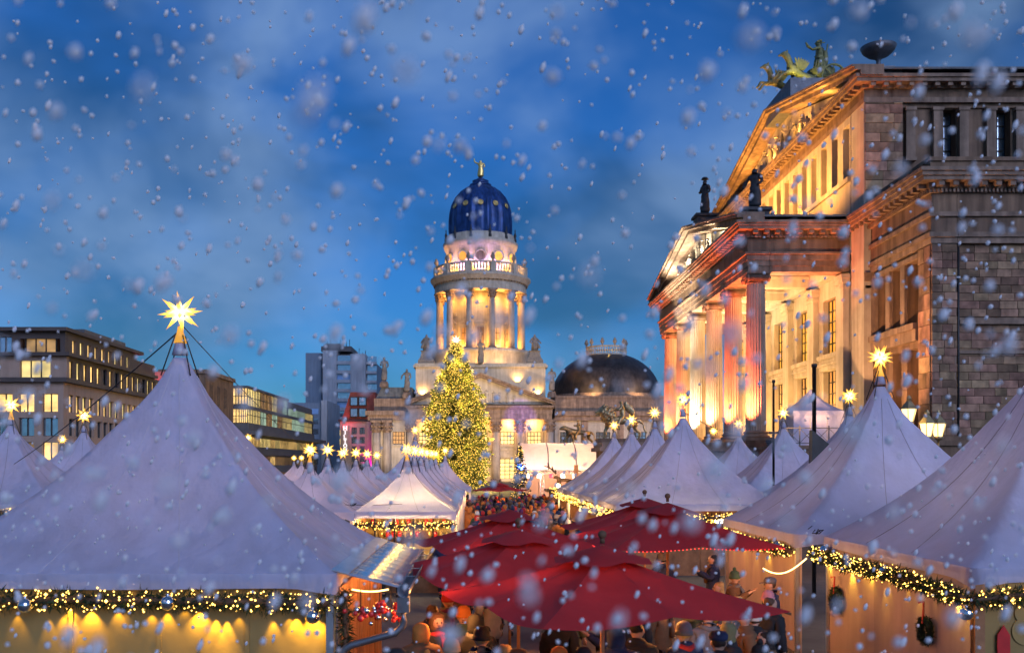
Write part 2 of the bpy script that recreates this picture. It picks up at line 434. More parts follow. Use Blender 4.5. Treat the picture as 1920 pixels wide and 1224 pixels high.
def beanie(pom):
    b = MB().lathe([(.108,-.035),(.117,-.03),(.118,.015),(.108,.02),(.106,.06),(.088,.105),(.05,.135),(.012,.145)], 18, (0,0,1.665))
    if pom: b.ball((0,0,1.835), .04, 10, 6)
    return b.mesh('knit_hat')
HATS = {'knit': crumple(beanie(False), .006, 30), 'bobble': crumple(beanie(True), .006, 30)}
HATS['hood'] = crumple(skin_mesh('hood', [(0,.03,1.48,.115,.10), (0,.03,1.58,.125,.11), (0,.02,1.69,.122,.115), (0,.02,1.77,.07,.08)], [(0,1),(1,2),(2,3)], 2), .014, 14)
def cap_mesh():
    b = MB().lathe([(.106,-.01),(.113,.02),(.112,.05),(.09,.085),(.02,.10)], 18, (0,0,1.68))
    b.add([(-.08,-.08,1.672),(.08,-.08,1.672),(.06,-.185,1.655),(-.06,-.185,1.655),(-.08,-.08,1.684),(.08,-.08,1.684),(.06,-.185,1.665),(-.06,-.185,1.665)],
          [(0,1,2,3),(4,7,6,5),(0,4,5,1),(1,5,6,2),(2,6,7,3),(3,7,4,0)]); return b.mesh('cap')
HATS['cap'] = cap_mesh()
HAIR = {'short': crumple(skin_mesh('hair', [(0,.035,1.60,.085,.07), (0,.025,1.68,.098,.10), (0,.01,1.74,.075,.085)], [(0,1),(1,2)], 2), .016, 22),
        'long': crumple(skin_mesh('hair', [(0,.07,1.40,.075,.045), (0,.065,1.52,.09,.065), (0,.035,1.63,.10,.085), (0,.02,1.70,.098,.10), (0,.01,1.75,.07,.08)], [(0,1),(1,2),(2,3),(3,4)], 2), .016, 22)}
def scarf_mesh():
    b = MB(); pts = [(.105*math.cos(a), .10*math.sin(a)+.01, 1.475+.012*math.sin(3*a)) for a in [2*PI*i/20 for i in range(21)]]
    b.tube(pts, .042, 8); b.tube([(.04,-.10,1.46),(.05,-.17,1.38),(.05,-.175,1.22),(.055,-.17,1.1)], [.035,.04,.045,.04], 6); return b.mesh('scarf')
SCARF = scarf_mesh()
def face_mesh():
    b = MB()
    for sx in (-1, 1): b.ball((sx*.032,-.098,1.642), .011, 8, 5)
    b.tube([(-.025,-.097,1.575),(0,-.103,1.572),(.025,-.097,1.575)], .006, 5); return b.mesh('eyes_and_mouth')
FACE = face_mesh()

def statue_figure(name, arm=0, hat=False, wings=False):
    p = [(0,0,.05,.26,.22), (0,0,.35,.24,.20), (.02,0,.75,.22,.18), (.02,0,1.0,.20,.16), (0,0,1.22,.16,.13), (0,.01,1.45,.19,.13), (0,.01,1.56,.13,.10), (0,0,1.64,.065),
         (0,-.01,1.74,.10,.11), (0,0,1.83,.08), (.20,0,1.50,.075), (.30,.02,1.22,.06), (.22,-.14,1.05,.05), (-.20,0,1.50,.075)]
    e = [(i,i+1) for i in range(9)] + [(5,10),(10,11),(11,12),(5,13)]
    if arm == 0: p += [(-.29,.0,1.22,.06), (-.16,-.16,1.22,.05)]
    elif arm == 1: p += [(-.40,-.02,1.62,.06), (-.46,-.03,1.90,.045), (-.44,-.03,2.0,.05)]
    else: p += [(-.36,0,1.30,.06), (-.44,-.08,1.02,.05)]
    e += [(13,14)] + [(i,i+1) for i in range(14, len(p)-1)]
    me = crumple(skin_mesh(name, p, e, 2), .03, 6)
    if wings or hat:
        b = MB()
        if wings:
            for sx in (-1, 1):
                b.add([(sx*.06,.12,1.5),(sx*.35,.30,1.85),(sx*.62,.40,1.65),(sx*.55,.38,1.2),(sx*.30,.26,.85),(sx*.05,.15,1.1),
                       (sx*.06,.18,1.5),(sx*.35,.36,1.85),(sx*.62,.46,1.65),(sx*.55,.44,1.2),(sx*.30,.32,.85),(sx*.05,.21,1.1)],
                      [(0,1,2,3,4,5),(11,10,9,8,7,6)]+[(i,6+i,6+(i+1)%6,(i+1)%6) for i in range(6)])
        if hat: b.lathe([(.0,0),(.16,.0),(.17,.02),(.13,.04),(.12,.1),(.02,.14)], 12, (0,0,1.86))
        me = mesh_join(name, [(me, Matrix()), (b.mesh('t'), Matrix())])
    return me
ST = [statue_figure('draped_figure', 0), statue_figure('draped_figure', 1), statue_figure('draped_figure', 2), statue_figure('draped_figure', 0, hat=True), statue_figure('draped_figure', 2, wings=True)]
# seated / reclining group figure for the tower corners
GROUP_ST = skin_mesh('seated_group', [(0,0,.0,.7,.6),(0,0,.5,.6,.5),(0,0,1.1,.45,.4),(0,0,1.7,.42,.32),(0,0,2.1,.30,.24),(0,0,2.35,.12),(0,-.05,2.6,.2),(.45,0,1.9,.16),(.8,-.1,1.5,.12),(.9,-.4,1.2,.11),
    (-.45,0,1.9,.16),(-.8,-.1,1.4,.12),(-.6,-.5,1.2,.11),(.35,-.5,1.0,.24),(.45,-.9,.4,.18),(-.35,-.5,1.0,.24),(-.45,-.9,.4,.18)],
    [(0,1),(1,2),(2,3),(3,4),(4,5),(5,6),(4,7),(7,8),(8,9),(4,10),(10,11),(11,12),(2,13),(13,14),(2,15),(15,16)], 2)
def quadruped(name, head_z=1.75, mane=True, walk=.15, sub=2):
    # faces -x; shoulder height about 1.35
    p = [(.75,0,1.25,.30,.26), (.25,0,1.18,.27,.26), (-.25,0,1.16,.32,.29), (-.70,0,1.25,.36,.30), (-1.0,0,1.5,.40 if mane else .24,.36 if mane else .2), (-1.22,0,head_z,.33 if mane else .2,.30 if mane else .18),
         (-1.45,0,head_z-.03,.19,.17), (-1.66,0,head_z-.12,.12,.11), (1.05,0,1.2,.10), (1.3,0,.95,.055), (1.38,0,.6,.045), (1.55,0,.4,.07)]
    e = [(0,1),(1,2),(2,3),(3,4),(4,5),(5,6),(6,7),(0,8),(8,9),(9,10),(10,11)]
    for sy, w in ((.2, walk), (-.2, -walk)):
        b = len(p); p += [(-.75-w,sy,.92,.17), (-.78-w*1.6,sy,.52,.10), (-.74-w*2.0,sy,.14,.085), (-.86-w*2.0,sy,.07,.10)]; e += [(3,b),(b,b+1),(b+1,b+2),(b+2,b+3)]
        b = len(p); p += [(.72+w,sy,.98,.21), (.58+w*1.5,sy,.68,.14), (.88+w*1.8,sy,.40,.085), (.84+w*1.8,sy,.12,.075), (.72+w*1.8,sy,.06,.09)]; e += [(0,b),(b,b+1),(b+1,b+2),(b+2,b+3),(b+3,b+4)]
    for sy in (.14, -.14):
        b = len(p); p.append((-1.28,sy*1.3,head_z+.30 if mane else head_z+.2,.06)); e.append((5,b))
    return skin_mesh(name, p, e, sub)
LION = crumple(quadruped('lion_body'), .03, 4); PANTHER = crumple(quadruped('panther_body', 1.55, False, .18), .025, 4)
def mane_mesh():
    b = MB(); r_ = random.Random(4)
    for i in range(90):
        t = r_.random(); a = r_.uniform(-PI*.95, PI*.95); c = Vector((-1.30+.75*t, 0, 1.80-.52*t)); rr = .33+.10*math.sin(PI*t)
        d = Vector((.35*math.cos(a), math.sin(a), math.cos(a)*.9)).normalized()
        if d.z < -.3 and t < .25: continue
        b.ball(c+d*rr, r_.uniform(.07,.14), 6, 4, (1,.9,1.5))
    for sy in (-1, 1): b.ball((-1.16, sy*.24, 2.06), .08, 6, 4)
    b.ball((-1.62,0,1.68), .10, 8, 5); b.ball((-1.50,0,1.52), .12, 8, 5, (1.4,.8,.6))
    return b.mesh('mane')
MANE = mane_mesh()
RIDER = skin_mesh('rider', [(0,0,0,.22,.2),(0,0,.3,.19,.15),(-.05,0,.6,.22,.16),(-.08,0,.78,.14,.12),(-.1,0,.88,.07),(-.13,0,1.0,.11,.12),(-.12,0,1.1,.10),
    (-.08,.25,.70,.08),(-.3,.36,.5,.06),(-.5,.2,.62,.05),(-.08,-.25,.70,.08),(-.3,-.36,.5,.06),(-.5,-.2,.62,.05),
    (-.2,.30,-.05,.12),(-.35,.36,-.42,.09),(-.28,.36,-.75,.06),(-.2,-.30,-.05,.12),(-.35,-.36,-.42,.09),(-.28,-.36,-.75,.06)],
    [(0,1),(1,2),(2,3),(3,4),(4,5),(5,6),(3,7),(7,8),(8,9),(3,10),(10,11),(11,12),(0,13),(13,14),(14,15),(0,16),(16,17),(17,18)], 2)
GRIFFIN = skin_mesh('griffin_body', [(.7,0,.55,.30,.26),(.2,0,.7,.28,.26),(-.3,0,1.0,.33,.28),(-.6,0,1.4,.27,.24),(-.75,0,1.85,.22,.2),(-.95,0,2.1,.19,.17),(-1.2,0,2.1,.11),(-1.36,0,1.98,.05),
    (-.8,.22,.95,.15),(-1.25,.24,1.1,.10),(-1.45,.24,.75,.08),(-1.6,.24,.68,.09),(-.8,-.22,.9,.15),(-1.2,-.24,.75,.10),(-1.45,-.24,.4,.08),(-1.6,-.24,.36,.09),
    (.75,.25,.3,.18),(.45,.25,.08,.12),(.2,.25,.05,.1),(.75,-.25,.3,.18),(.45,-.25,.08,.12),(.2,-.25,.05,.1),(1.0,0,.6,.08),(1.2,0,.95,.06),(1.0,0,1.25,.07),
    (-.8,.12,2.35,.05),(-.8,-.12,2.35,.05)],
    [(0,1),(1,2),(2,3),(3,4),(4,5),(5,6),(6,7),(2,8),(8,9),(9,10),(10,11),(2,12),(12,13),(13,14),(14,15),(0,16),(16,17),(17,18),(0,19),(19,20),(20,21),(0,22),(22,23),(23,24),(5,25),(5,26)], 2)
def wing_mesh(s=1.0):
    b = MB(); n = 7
    for sy in (-1, 1):
        for i in range(n):
            a = R(150 - i*17); l = 1.05 - .06*i; w = .17
            o = Vector((-.15+.05*i, sy*(.28+.03*i), 1.2)); d = Vector((math.cos(a)*.75+.35, sy*.18, abs(math.sin(a))+.25)).normalized()
            t = o + d*l; q = Vector((d.z, 0, -d.x))*w
            b.add([o-q*.6, o+q*.6, t+q*.5-d*.18, t, t-q*.5-d*.18, o-q*.6+Vector((0,sy*.05,0)), o+q*.6+Vector((0,sy*.05,0)), t+q*.5-d*.18+Vector((0,sy*.05,0)), t+Vector((0,sy*.05,0)), t-q*.5-d*.18+Vector((0,sy*.05,0))],
                  [(0,1,2,3,4),(9,8,7,6,5)]+[(k,5+k,5+(k+1)%5,(k+1)%5) for k in range(5)])
    return b.mesh('wing')
WING = wing_mesh()
APOLLO = skin_mesh('apollo_figure', [(0,0,.0,.30,.26),(0,0,.5,.28,.22),(0,0,.95,.24,.2),(-.02,0,1.25,.20,.16),(-.04,0,1.55,.25,.17),(-.03,0,1.72,.17,.13),(-.04,0,1.83,.08),(-.07,0,1.98,.13,.13),(-.05,0,2.1,.11),
    (-.10,-.24,1.68,.1),(-.42,-.30,1.52,.075),(-.66,-.30,1.72,.06),(-.74,-.30,1.95,.05),(.05,.26,1.68,.1),(.26,.34,1.4,.08),(.20,.2,1.15,.06)],
    [(0,1),(1,2),(2,3),(3,4),(4,5),(5,6),(6,7),(7,8),(4,9),(9,10),(10,11),(11,12),(4,13),(13,14),(14,15)], 2)
def dress(me):
    b = MB(); r_ = random.Random(8)
    b.ball((-.08,0,2.04), .125, 10, 8, (1,.95,1.25)); b.ball((-.21,0,2.02), .03, 6, 4)
    for i in range(26):
        a = r_.uniform(-2.2,2.2); b.ball((-.05+.12*math.cos(a), .12*math.sin(a), 2.10+r_.uniform(-.08,.08)), .045, 6, 4)
    for i in range(12):
        a = 2*PI*i/12; b.tube([(.27*math.cos(a),.23*math.sin(a),.02),(.26*math.cos(a),.21*math.sin(a),.5),(.22*math.cos(a+.1),.18*math.sin(a+.1),1.0),(.17*math.cos(a+.2),.14*math.sin(a+.2),1.25)], [.06,.05,.04,.02], 5)
    b.tube([(.1,.2,1.6),(-.02,.24,1.45),(-.16,.1,1.3),(-.2,-.1,1.15),(-.05,-.22,1.1)], .055, 6)
    b.tube([(.2,.34,1.45),(.3,.38,1.9),(.18,.36,2.25),(.36,.36,2.3)], .035, 6); b.tube([(.3,.38,1.5),(.48,.4,1.9),(.5,.38,2.2)], .035, 6)
    return mesh_join('driver_figure', [(me, Matrix()), (b.mesh('t'), Matrix())])
APOLLO = dress(crumple(APOLLO, .02, 6)); GRIFFIN = crumple(GRIFFIN, .035, 4); RIDER = crumple(RIDER, .02, 6)
ANTLER = skin_mesh('antler', [(0,0,0,.05),(.25,0,.35,.045),(.55,0,.6,.04),(.9,0,.72,.025),(.3,0,.7,.02),(.6,0,1.0,.02),(.05,0,.4,.02)], [(0,1),(1,2),(2,3),(1,4),(2,5),(0,6)], 1)

# ------------------------------------------------------------------ ground
g = MB().add([(-900,-60,0),(900,-60,0),(900,1500,0),(-900,1500,0)], [(0,1,2,3)])
tag(obj('ground', g, 'paving'), kind='structure')
# ------------------------------------------------------------------ concert hall with portico
AMBER = (1.0, .52, .13); WARMW = (1.0, .70, .36); REDL = (1.0, .16, .05)
def flood(label, loc, aim, col, power, cone=80, s=.22, blend=.7, face='flood_face'):
    t = thing('floodlight', label, 'floodlight', loc, group='floodlights of the concert hall')
    d = (Vector(aim)-Vector(loc)).normalized(); q_ = d.to_track_quat('Z', 'Y')
    obj('housing', MB().box(-s,s,-s*.7,s*.7,-s*.5,0).box(-s*.2,s*.2,-s*.2,s*.2,-s*1.3,-s*.503), 'steel_dark', t, local=True, rot=q_.to_euler())
    lamp('SPOT', Vector(loc)+d*.12, col, power, .12, t, aim, cone, blend)
    return t
ordn_ = ['first', 'second', 'third', 'fourth']
kh = thing('concert_hall', 'neoclassical stone concert hall with a columned portico lit red and amber', 'building', (23, 60, 0))
PX0, PX1 = 16.4, 22.6                # portico front beam face / back wall
PY0, PY1 = 59.9, 88.0
CZ0, CZ1 = 5.4, 15.7
obj('podium', MB().box(15.4, 22.5, 58.8, 89.4, 0, 5.0).box(15.9, 22.55, 59.2, 89.0, 5.0, 5.2).box(16.1, 22.55, 59.4, 88.8, 5.2, 5.4), 'sandstone', kh)
stepm = MB().box(-.25, .25, -10.4, 10.4, -.2, .18).mesh('step')
for i in range(20): obj('step', stepm, 'stone_trim', kh, at=(9.0+i*.33, 74.4, .2+i*.245))
for yc in (62.0, 86.8):
    ck = obj('stair_cheek', MB().box(7.6, 15.35, yc-2.1, yc+2.1, 0, 4.75), 'sandstone', kh)
    obj('cheek_cornice', MB().box(7.3, 15.38, yc-2.4, yc+2.4, 4.75, 5.0).box(7.45, 15.37, yc-2.25, yc+2.25, 5.0, 5.3), 'stone_trim', ck)
# columns: fluted shaft, base, ionic capital
def shaft_mesh():
    b = MB(); n = 24; k = 4; prof = [(.62,0),(.615,2),(.60,4.5),(.575,7),(.545,9.1)]; vs = []; fs = []
    for r, z in prof:
        for i in range(n*k):
            ph = (i % k)/k; rr = r*(1 - .085*(math.sin(PI*ph)**.8 if ph else 0)); a = 2*PI*i/(n*k)
            vs.append((rr*math.cos(a), rr*math.sin(a), z))
    m = n*k
    for j in range(len(prof)-1):
        for i in range(m): fs.append((j*m+i, j*m+(i+1) % m, (j+1)*m+(i+1) % m, (j+1)*m+i))
    b.add(vs, fs, False); return b.mesh('shaft')
SHAFT = shaft_mesh()
def base_mesh():
    b = MB().box(-.86,.86,-.86,.86,0,.18); b.lathe([(.82,.18),(.86,.24),(.84,.33),(.72,.36),(.70,.42),(.76,.46),(.75,.55),(.64,.60)], 32); return b.mesh('column_base')
CBASE = base_mesh()
def cap_ionic():
    b = MB().lathe([(.55,0),(.60,.05),(.55,.08),(.55,.34),(.64,.38),(.68,.46)], 32)
    b.box(-.72,.72,-.60,.60,.40,.56); b.box(-.76,.76,-.70,.70,.56,.66)
    for sx in (-1, 1):
        for sy in (-1, 1):
            for rr, w in ((.235,.05),(.15,.075),(.07,.10)):
                c = Vector((sx*.58, sy*.52, .30)); b.rod(c, c+Vector((sx*w*1.6+sx*.03, 0, 0)), rr, rr, 14)
        for sy in (-1, 1): b.rod((-.58, sy*.55, .30), (.58, sy*.55, .30), .22, .22, 14)
    for i in range(16):
        a = 2*PI*i/16; b.ball((.62*math.cos(a), .62*math.sin(a), .36), .075, 6, 4, (1,1,1.3))
    return b.mesh('capital')
CAPI = cap_ionic()
COLY = [60.55 + 5.375*i for i in range(6)]
for i, y in enumerate(COLY):
    co = obj('column', SHAFT, 'stone_column', kh, at=(17.05, y, CZ0+.6))
    obj('column_base', CBASE, 'stone_trim', co, at=(17.05, y, CZ0)); obj('capital', CAPI, 'stone_trim', co, at=(17.05, y, CZ0+9.65))
# entablature
def ring(z0, z1, o):   # beam round the three free sides of the portico, pushed out by o
    b = MB(); b.box(PX0-o, 17.7, PY0-o, PY1+o+1.2, z0, z1); b.box(17.72, PX1, PY0-o, 61.15, z0, z1); b.box(17.72, PX1, 87.95, PY1+o+1.2, z0, z1); return b
obj('architrave', ring(15.7, 16.05, 0), 'stone_trim', kh); obj('architrave', ring(16.053, 16.4, .05), 'stone_trim', kh); obj('architrave', ring(16.403, 16.75, .10), 'stone_trim', kh)
obj('moulding', ring(16.753, 16.88, .22), 'stone_trim', kh); obj('frieze', ring(16.883, 17.75, .04), 'sandstone', kh); obj('moulding', ring(17.753, 17.9, .15), 'stone_trim', kh)
co = obj('cornice', ring(18.18, 18.36, .75).box(PX0-.85, 22.58, PY0-.85, PY1+2.05, 18.363, 18.5).box(PX0-.95, 22.57, PY0-.95, PY1+2.15, 18.503, 18.66), 'stone_trim', kh)
obj('moulding', ring(17.903, 18.177, .2), 'stone_trim', kh)
BRK = MB().box(-.40,.0,-.14,.14,0,.22).mesh('bracket'); BRKY = MB().box(-.14,.14,-.40,0,0,.22).mesh('bracket')
n = 44
for i in range(n): obj('bracket', BRK, 'stone_trim', co, at=(PX0-.22, PY0+.1+i*(PY1+1.0-PY0)/(n-1), 17.95))
for i in range(9): obj('bracket', BRKY, 'stone_trim', co, at=(16.7+i*.68, PY0-.22, 17.95))
DENT = MB()
for i in range(120): DENT.box(PX0-.27, PX0-.1, PY0+i*.242, PY0+i*.242+.13, 17.765, 17.885)
for i in range(24): DENT.box(PX0+.1+i*.25, PX0+.23+i*.25, PY0-.27, PY0-.1, 17.765, 17.885)
obj('dentils', DENT, 'stone_trim', co, kind='stuff')
# ceiling and beams
obj('portico_ceiling', MB().box(17.75, 22.55, 61.2, 87.9, 16.6, 16.75), 'stone_light', kh)
for y in COLY[1:-1]: obj('ceiling_beam', MB().box(17.73, 22.56, y-.45, y+.45, 15.75, 16.59).box(17.73, 22.56, y-.6, y+.6, 16.3, 16.45), 'stone_light', kh)
obj('ceiling_beam', MB().box(22.0, 22.57, 61.2, 87.9, 15.75, 16.59), 'stone_light', kh)
# gables
def gable(name, x0, x1, ya, yb, zb, zt, over, tym_x, parent, mt='stone_light'):
    ym = (ya+yb)/2
    t = obj('tympanum', MB().extrude([(ya+.6, zb), (yb-.6, zb), (ym, zt-.35)], 'x', tym_x, tym_x+.4), mt, parent)
    for s in (0, 1):
        y0 = ya-over if s == 0 else yb+over
        sl = (zt-zb)/abs(ym-y0); b = MB()
        for k, (dx, h0, h1) in enumerate(((.0,.28,.46),(-.15,.463,.60),(.35,.0,.277))):
            b.extrude([(y0, zb+h0-.12), (ym, zt+h0-.30), (ym, zt+h1-.30), (y0, zb+h1-.12)] if s == 0 else [(ym, zt+h0-.30), (y0, zb+h0-.12), (y0, zb+h1-.12), (ym, zt+h1-.30)], 'x', x0+dx, tym_x+.45)
        obj('raking_cornice', b, 'stone_trim', parent)
        b = MB().extrude([(y0, zb+.2), (ym, zt+.02), (ym, zt+.14), (y0, zb+.32)], 'x', tym_x+.46, x1)
        obj('gable_roof', b, 'lead_roof', parent)
    return t
tp = gable('portico', PX0-.9, 22.58, PY0, PY1+1.2, 18.66, 21.7, .9, PX0+.3, kh)
rng = random.Random(3)
def relief(parent, x, ya, yb, zb, zt, n, s, mt):
    ym = (ya+yb)/2
    for i in range(n):
        y = ya + (yb-ya)*(i+.5)/n; h = (zt-zb)*(1-abs(y-ym)/((yb-ya)/2))*.80
        if h < .35: continue
        sc = min(h/1.95, s); o = obj('relief_figure', rng.choice(ST), mt, parent, at=(x, y+rng.uniform(-.1,.1), zb+.02), rot=(0,0,R(-90)+rng.uniform(-.7,.7)), scale=sc)
        if h > sc*2.4: obj('relief_figure', rng.choice(ST), mt, parent, at=(x+.1, y+.6*sc, zb+h-sc*1.9), rot=(0,rng.uniform(-.3,.3),R(-90)+rng.uniform(-.7,.7)), scale=sc*.85)
relief(tp, PX0+.05, PY0+2.5, PY1-1.4, 18.68, 21.4, 16, .95, 'stone_light')
# wall behind the columns with two tiers of windows
BAY = [(COLY[i]+COLY[i+1])/2 for i in range(5)]
holes = []
for y in BAY: holes += [(y-1.25, y+1.25, 11.1, 14.6), (y-1.25, y+1.25, 5.6, 10.0)]
obj('portico_wall', holes_wall(MB(), 'y', 60.0, 88.6, 5.4, 16.6, 22.6, 23.4, holes), 'stone_light', kh)
PILA = MB().box(-.38, 0, -.62, .62, 0, 9.6).box(-.46, 0, -.70, .70, 0, .5).box(-.44,0,-.68,.68,9.3,9.45).box(-.50, 0, -.76, .76, 9.6, 9.85).box(-.56,0,-.82,.82,9.853,10.1).mesh('pilaster')
for y in COLY: obj('pilaster', PILA, 'stone_light', kh, at=(22.6, y, 5.45))
SILL = MB().box(-.28, .3, -1.75, 1.75, 0, .28).box(-.18, .3, -1.6, 1.6, -.25, -.003).mesh('sill')
LINT = MB().box(-.12, .0, -1.7, 1.7, 0, .3).box(-.2, .0, -1.85, 1.85, .303, .45).mesh('window_hood')
def pane_grid(w, h, nx, nz, t=.035, axis='y'):
    b = MB()
    for i in range(nx+1):
        u = -w/2 + w*i/nx
        if axis == 'y': b.box(-.05, .02, u-t, u+t, 0, h)
        else: b.box(u-t, u+t, -.05, .02, 0, h)
    for j in range(nz+1):
        z = h*j/nz
        if axis == 'y': b.box(-.047, .017, -w/2, w/2, z-t, z+t)
        else: b.box(-w/2, w/2, -.047, .017, z-t, z+t)
    return b.mesh('window')
KW1 = pane_grid(2.5, 3.5, 4, 5); KW2 = pane_grid(2.5, 4.4, 4, 6)
KP1 = MB().box(.03,.06,-1.25,1.25,0,3.5).mesh('pane'); KP2 = MB().box(.03,.06,-1.25,1.25,0,4.4).mesh('pane')
for i, y in enumerate(BAY):
    w = obj('window', KW1, 'dark_frame', kh, at=(23.0, y, 11.1)); obj('pane', KP1, 'pane_amber', w, at=(23.0, y, 11.1))  # amber pane emission stands in for floodlight on the curtains
    obj('sill', SILL, 'stone_light', w, at=(22.6, y, 10.75)); 
    w = obj('window', KW2, 'dark_frame', kh, at=(23.0, y, 5.6)); obj('pane', KP2, 'pane_dim', w, at=(23.0, y, 5.6))
    obj('window_hood', LINT, 'stone_light', w, at=(22.6, y, 10.02))
# upper block behind the portico
BX, BY0, BY1, BZ = 22.6, 57.6, 91.2, 26.0
oy = [60.45 + 1.95*i for i in range(15)]
holes = [(y-.52, y+.52, 21.55, 24.75) for y in oy]
obj('gable_wall', holes_wall(MB(), 'y', 59.75, BY1, 16.76, 25.2, BX, BX+1.6, holes), 'stone_light', kh)
obj('corner_pier', MB().box(BX-.02, BX+1.6, BY0, 59.55, 5.4, 25.2), 'stone_light', kh)
obj('wall_joint', MB().box(BX+.25, BX+1.6, 59.55, 59.75, 16.76, 25.2), 'stone_trim', kh)
obj('string_course', MB().box(BX-.16, BX-.001, 59.8, BY1, 21.2, 21.5), 'stone_light', kh)
GW = MB().box(0,.05,-.52,.52,0,3.2).mesh('recess_panel')
for y in oy: obj('recess_panel', GW, 'dark_frame', kh, at=(BX+1.2, y, 21.55))
def ublock(z0, z1, o):
    b = MB(); b.box(BX-o, BX+1.6, BY0-o, BY1+o, z0, z1); b.box(BX+1.62, 62, BY0-o, BY0+1.6, z0, z1); return b
obj('architrave', ublock(25.2, 25.5, .05), 'stone_trim', kh); obj('frieze', ublock(25.503, 25.98, .03), 'sandstone', kh)
c2 = obj('cornice', ublock(26.2, 26.42, .7).box(BX-.8, 62, BY0-.8, BY1+.8, 26.423, 26.62), 'stone_trim', kh)
obj('moulding', ublock(25.983, 26.197, .2), 'stone_trim', kh)
for i in range(50): obj('bracket', BRK, 'stone_trim', c2, at=(BX-.2, BY0+.2+i*(BY1-BY0-.4)/49, 25.985))
for i in range(14): obj('bracket', BRKY, 'stone_trim', c2, at=(BX+.3+i*.75, BY0-.2, 25.985))
tp2 = gable('main', BX-.9, 60, BY0, BY1, 26.62, 30.55, .9, BX+.35, kh)
relief(tp2, BX+.1, BY0+2.4, BY1-2.4, 26.64, 30.2, 20, 1.2, 'stone_light')
# north side of the upper block: pilasters, panels, two dark windows
holes = [(27.22, 28.14, 21.9, 24.9), (30.42, 31.38, 21.9, 24.9), (33.6, 34.5, 21.9, 24.9)]
holes_wall_n = holes_wall(MB(), 'x', 25.0, 62, 17.0, 24.95, BY0+.32, BY0+1.6, holes)
holes_wall_n.box(BX+1.62, 24.85, BY0+.02, BY0+1.6, 17.0, 25.2).box(24.87, 62, BY0+.18, BY0+1.6, 24.953, 25.2)
obj('side_wall', holes_wall_n, 'sandstone', kh)
NP = MB().box(-.27,.27,-.3,.0,0,2.75).box(-.33,.33,-.36,0,2.753,2.95).box(-.33,.33,-.36,0,-.2,-.003).mesh('pilaster')
for x in (25.36, 26.97, 28.5, 30.1, 31.83, 33.4, 35.0): obj('pilaster', NP, 'stone_trim', kh, at=(x, BY0+.32, 22.0))
NW = pane_grid(.92, 3.0, 2, 4, .03, 'x'); NPN = MB().box(-.46,.46,.03,.05,0,3.0).mesh('pane')
for x in (27.68, 30.9, 34.05):
    w = obj('window', NW, 'dark_frame', kh, at=(x, BY0+1.0, 21.9)); obj('pane', NPN, 'glass_sky', w, at=(x, BY0+1.0, 21.9))
# wing nearer the camera
WX, WY = 23.0, 49.9
ops = [(55.75, 57.1), (53.7, 54.85), (51.6, 53.0)]
holes = [(a, b, 11.4, 14.75) for a, b in ops] + [(a, b, 5.7, 10.1) for a, b in ops]
we = obj('wing_wall', holes_wall(MB(), 'y', 51.35, 59.85, 5.4, 15.2, WX+.12, WX+1.1, holes), 'sandstone', kh)
obj('corner_pier', MB().box(WX+.04, 24.3, WY+.04, 51.35, 5.4, 15.2), 'sandstone', kh)
obj('pilaster', MB().box(WX-.25, WX+.12, 57.7, 59.2, 5.4, 14.7).box(WX-.33, WX+.12, 57.6, 59.3, 14.3, 14.45).box(WX-.4, WX+.12, 57.5, 59.4, 14.7, 15.2), 'stone_trim', kh)
MUL = MB().box(-.1,.1,-.28,.28,0,3.35).mesh('mullion')
for y in (57.35, 55.3, 53.35): obj('mullion', MUL, 'stone_trim', kh, at=(WX+.1, y, 11.4))
obj('sill', MB().box(WX-.3, WX+.5, 51.4, 57.3, 11.05, 11.38).box(WX-.15, WX+.5, 51.4, 57.3, 10.45, 11.047), 'stone_trim', kh)
obj('lintel', MB().box(WX-.05, WX+.12, 51.4, 57.3, 14.76, 15.0), 'stone_trim', kh)
WW1 = pane_grid(1.3, 3.35, 2, 4, .035); WP1 = MB().box(.03,.05,-.7,.7,0,3.35).mesh('pane'); WW2 = pane_grid(1.3, 4.4, 2, 5, .035); WP2 = MB().box(.03,.05,-.7,.7,0,4.4).mesh('pane')
for a, b in ops:
    y = (a+b)/2
    w = obj('window', WW1, 'dark_frame', kh, at=(WX+.85, y, 11.4)); obj('pane', WP1, 'pane_dim', w, at=(WX+.85, y, 11.4))
    w = obj('window', WW2, 'dark_frame', kh, at=(WX+.85, y, 5.7)); obj('pane', WP2, 'pane_dim', w, at=(WX+.85, y, 5.7))
def wring(z0, z1, o):
    return MB().box(WX-o, WX+1.3, WY-o, 59.8, z0, z1).box(WX+1.32, 62, WY-o, WY+1.3, z0, z1)
obj('capital_band', wring(15.2, 15.5, .06), 'stone_trim', kh); obj('capital_band', wring(15.503, 15.75, .16), 'stone_trim', kh)
obj('architrave', wring(15.753, 16.55, .03), 'sandstone', kh); obj('moulding', wring(16.553, 16.78, .16), 'stone_trim', kh)
obj('frieze', wring(16.783, 17.75, .0), 'sandstone', kh); obj('moulding', wring(17.753, 17.95, .14), 'stone_trim', kh)
obj('moulding', wring(17.953, 18.24, .22), 'sandstone', kh)
wc = obj('cornice', wring(18.243, 18.45, .72).box(WX-.82, 62, WY-.82, 59.8, 18.453, 18.66).box(WX-.92, 62, WY-.92, 59.8, 18.663, 18.85), 'stone_trim', kh)
pa = obj('parapet', MB().box(WX-.1, 62, WY-.1, WY+.5, 18.85, 19.35).box(WX-.1, WX+.5, WY+.5, 57.5, 18.85, 19.35).box(WX-.2, 62, WY-.2, WY+.6, 19.353, 19.55).box(WX-.2, WX+.6, WY+.6, 57.5, 19.353, 19.55), 'sandstone', kh)
for i in range(14): obj('bracket', BRK, 'stone_trim', wc, at=(WX-.22, WY+.2+i*.7, 18.0))
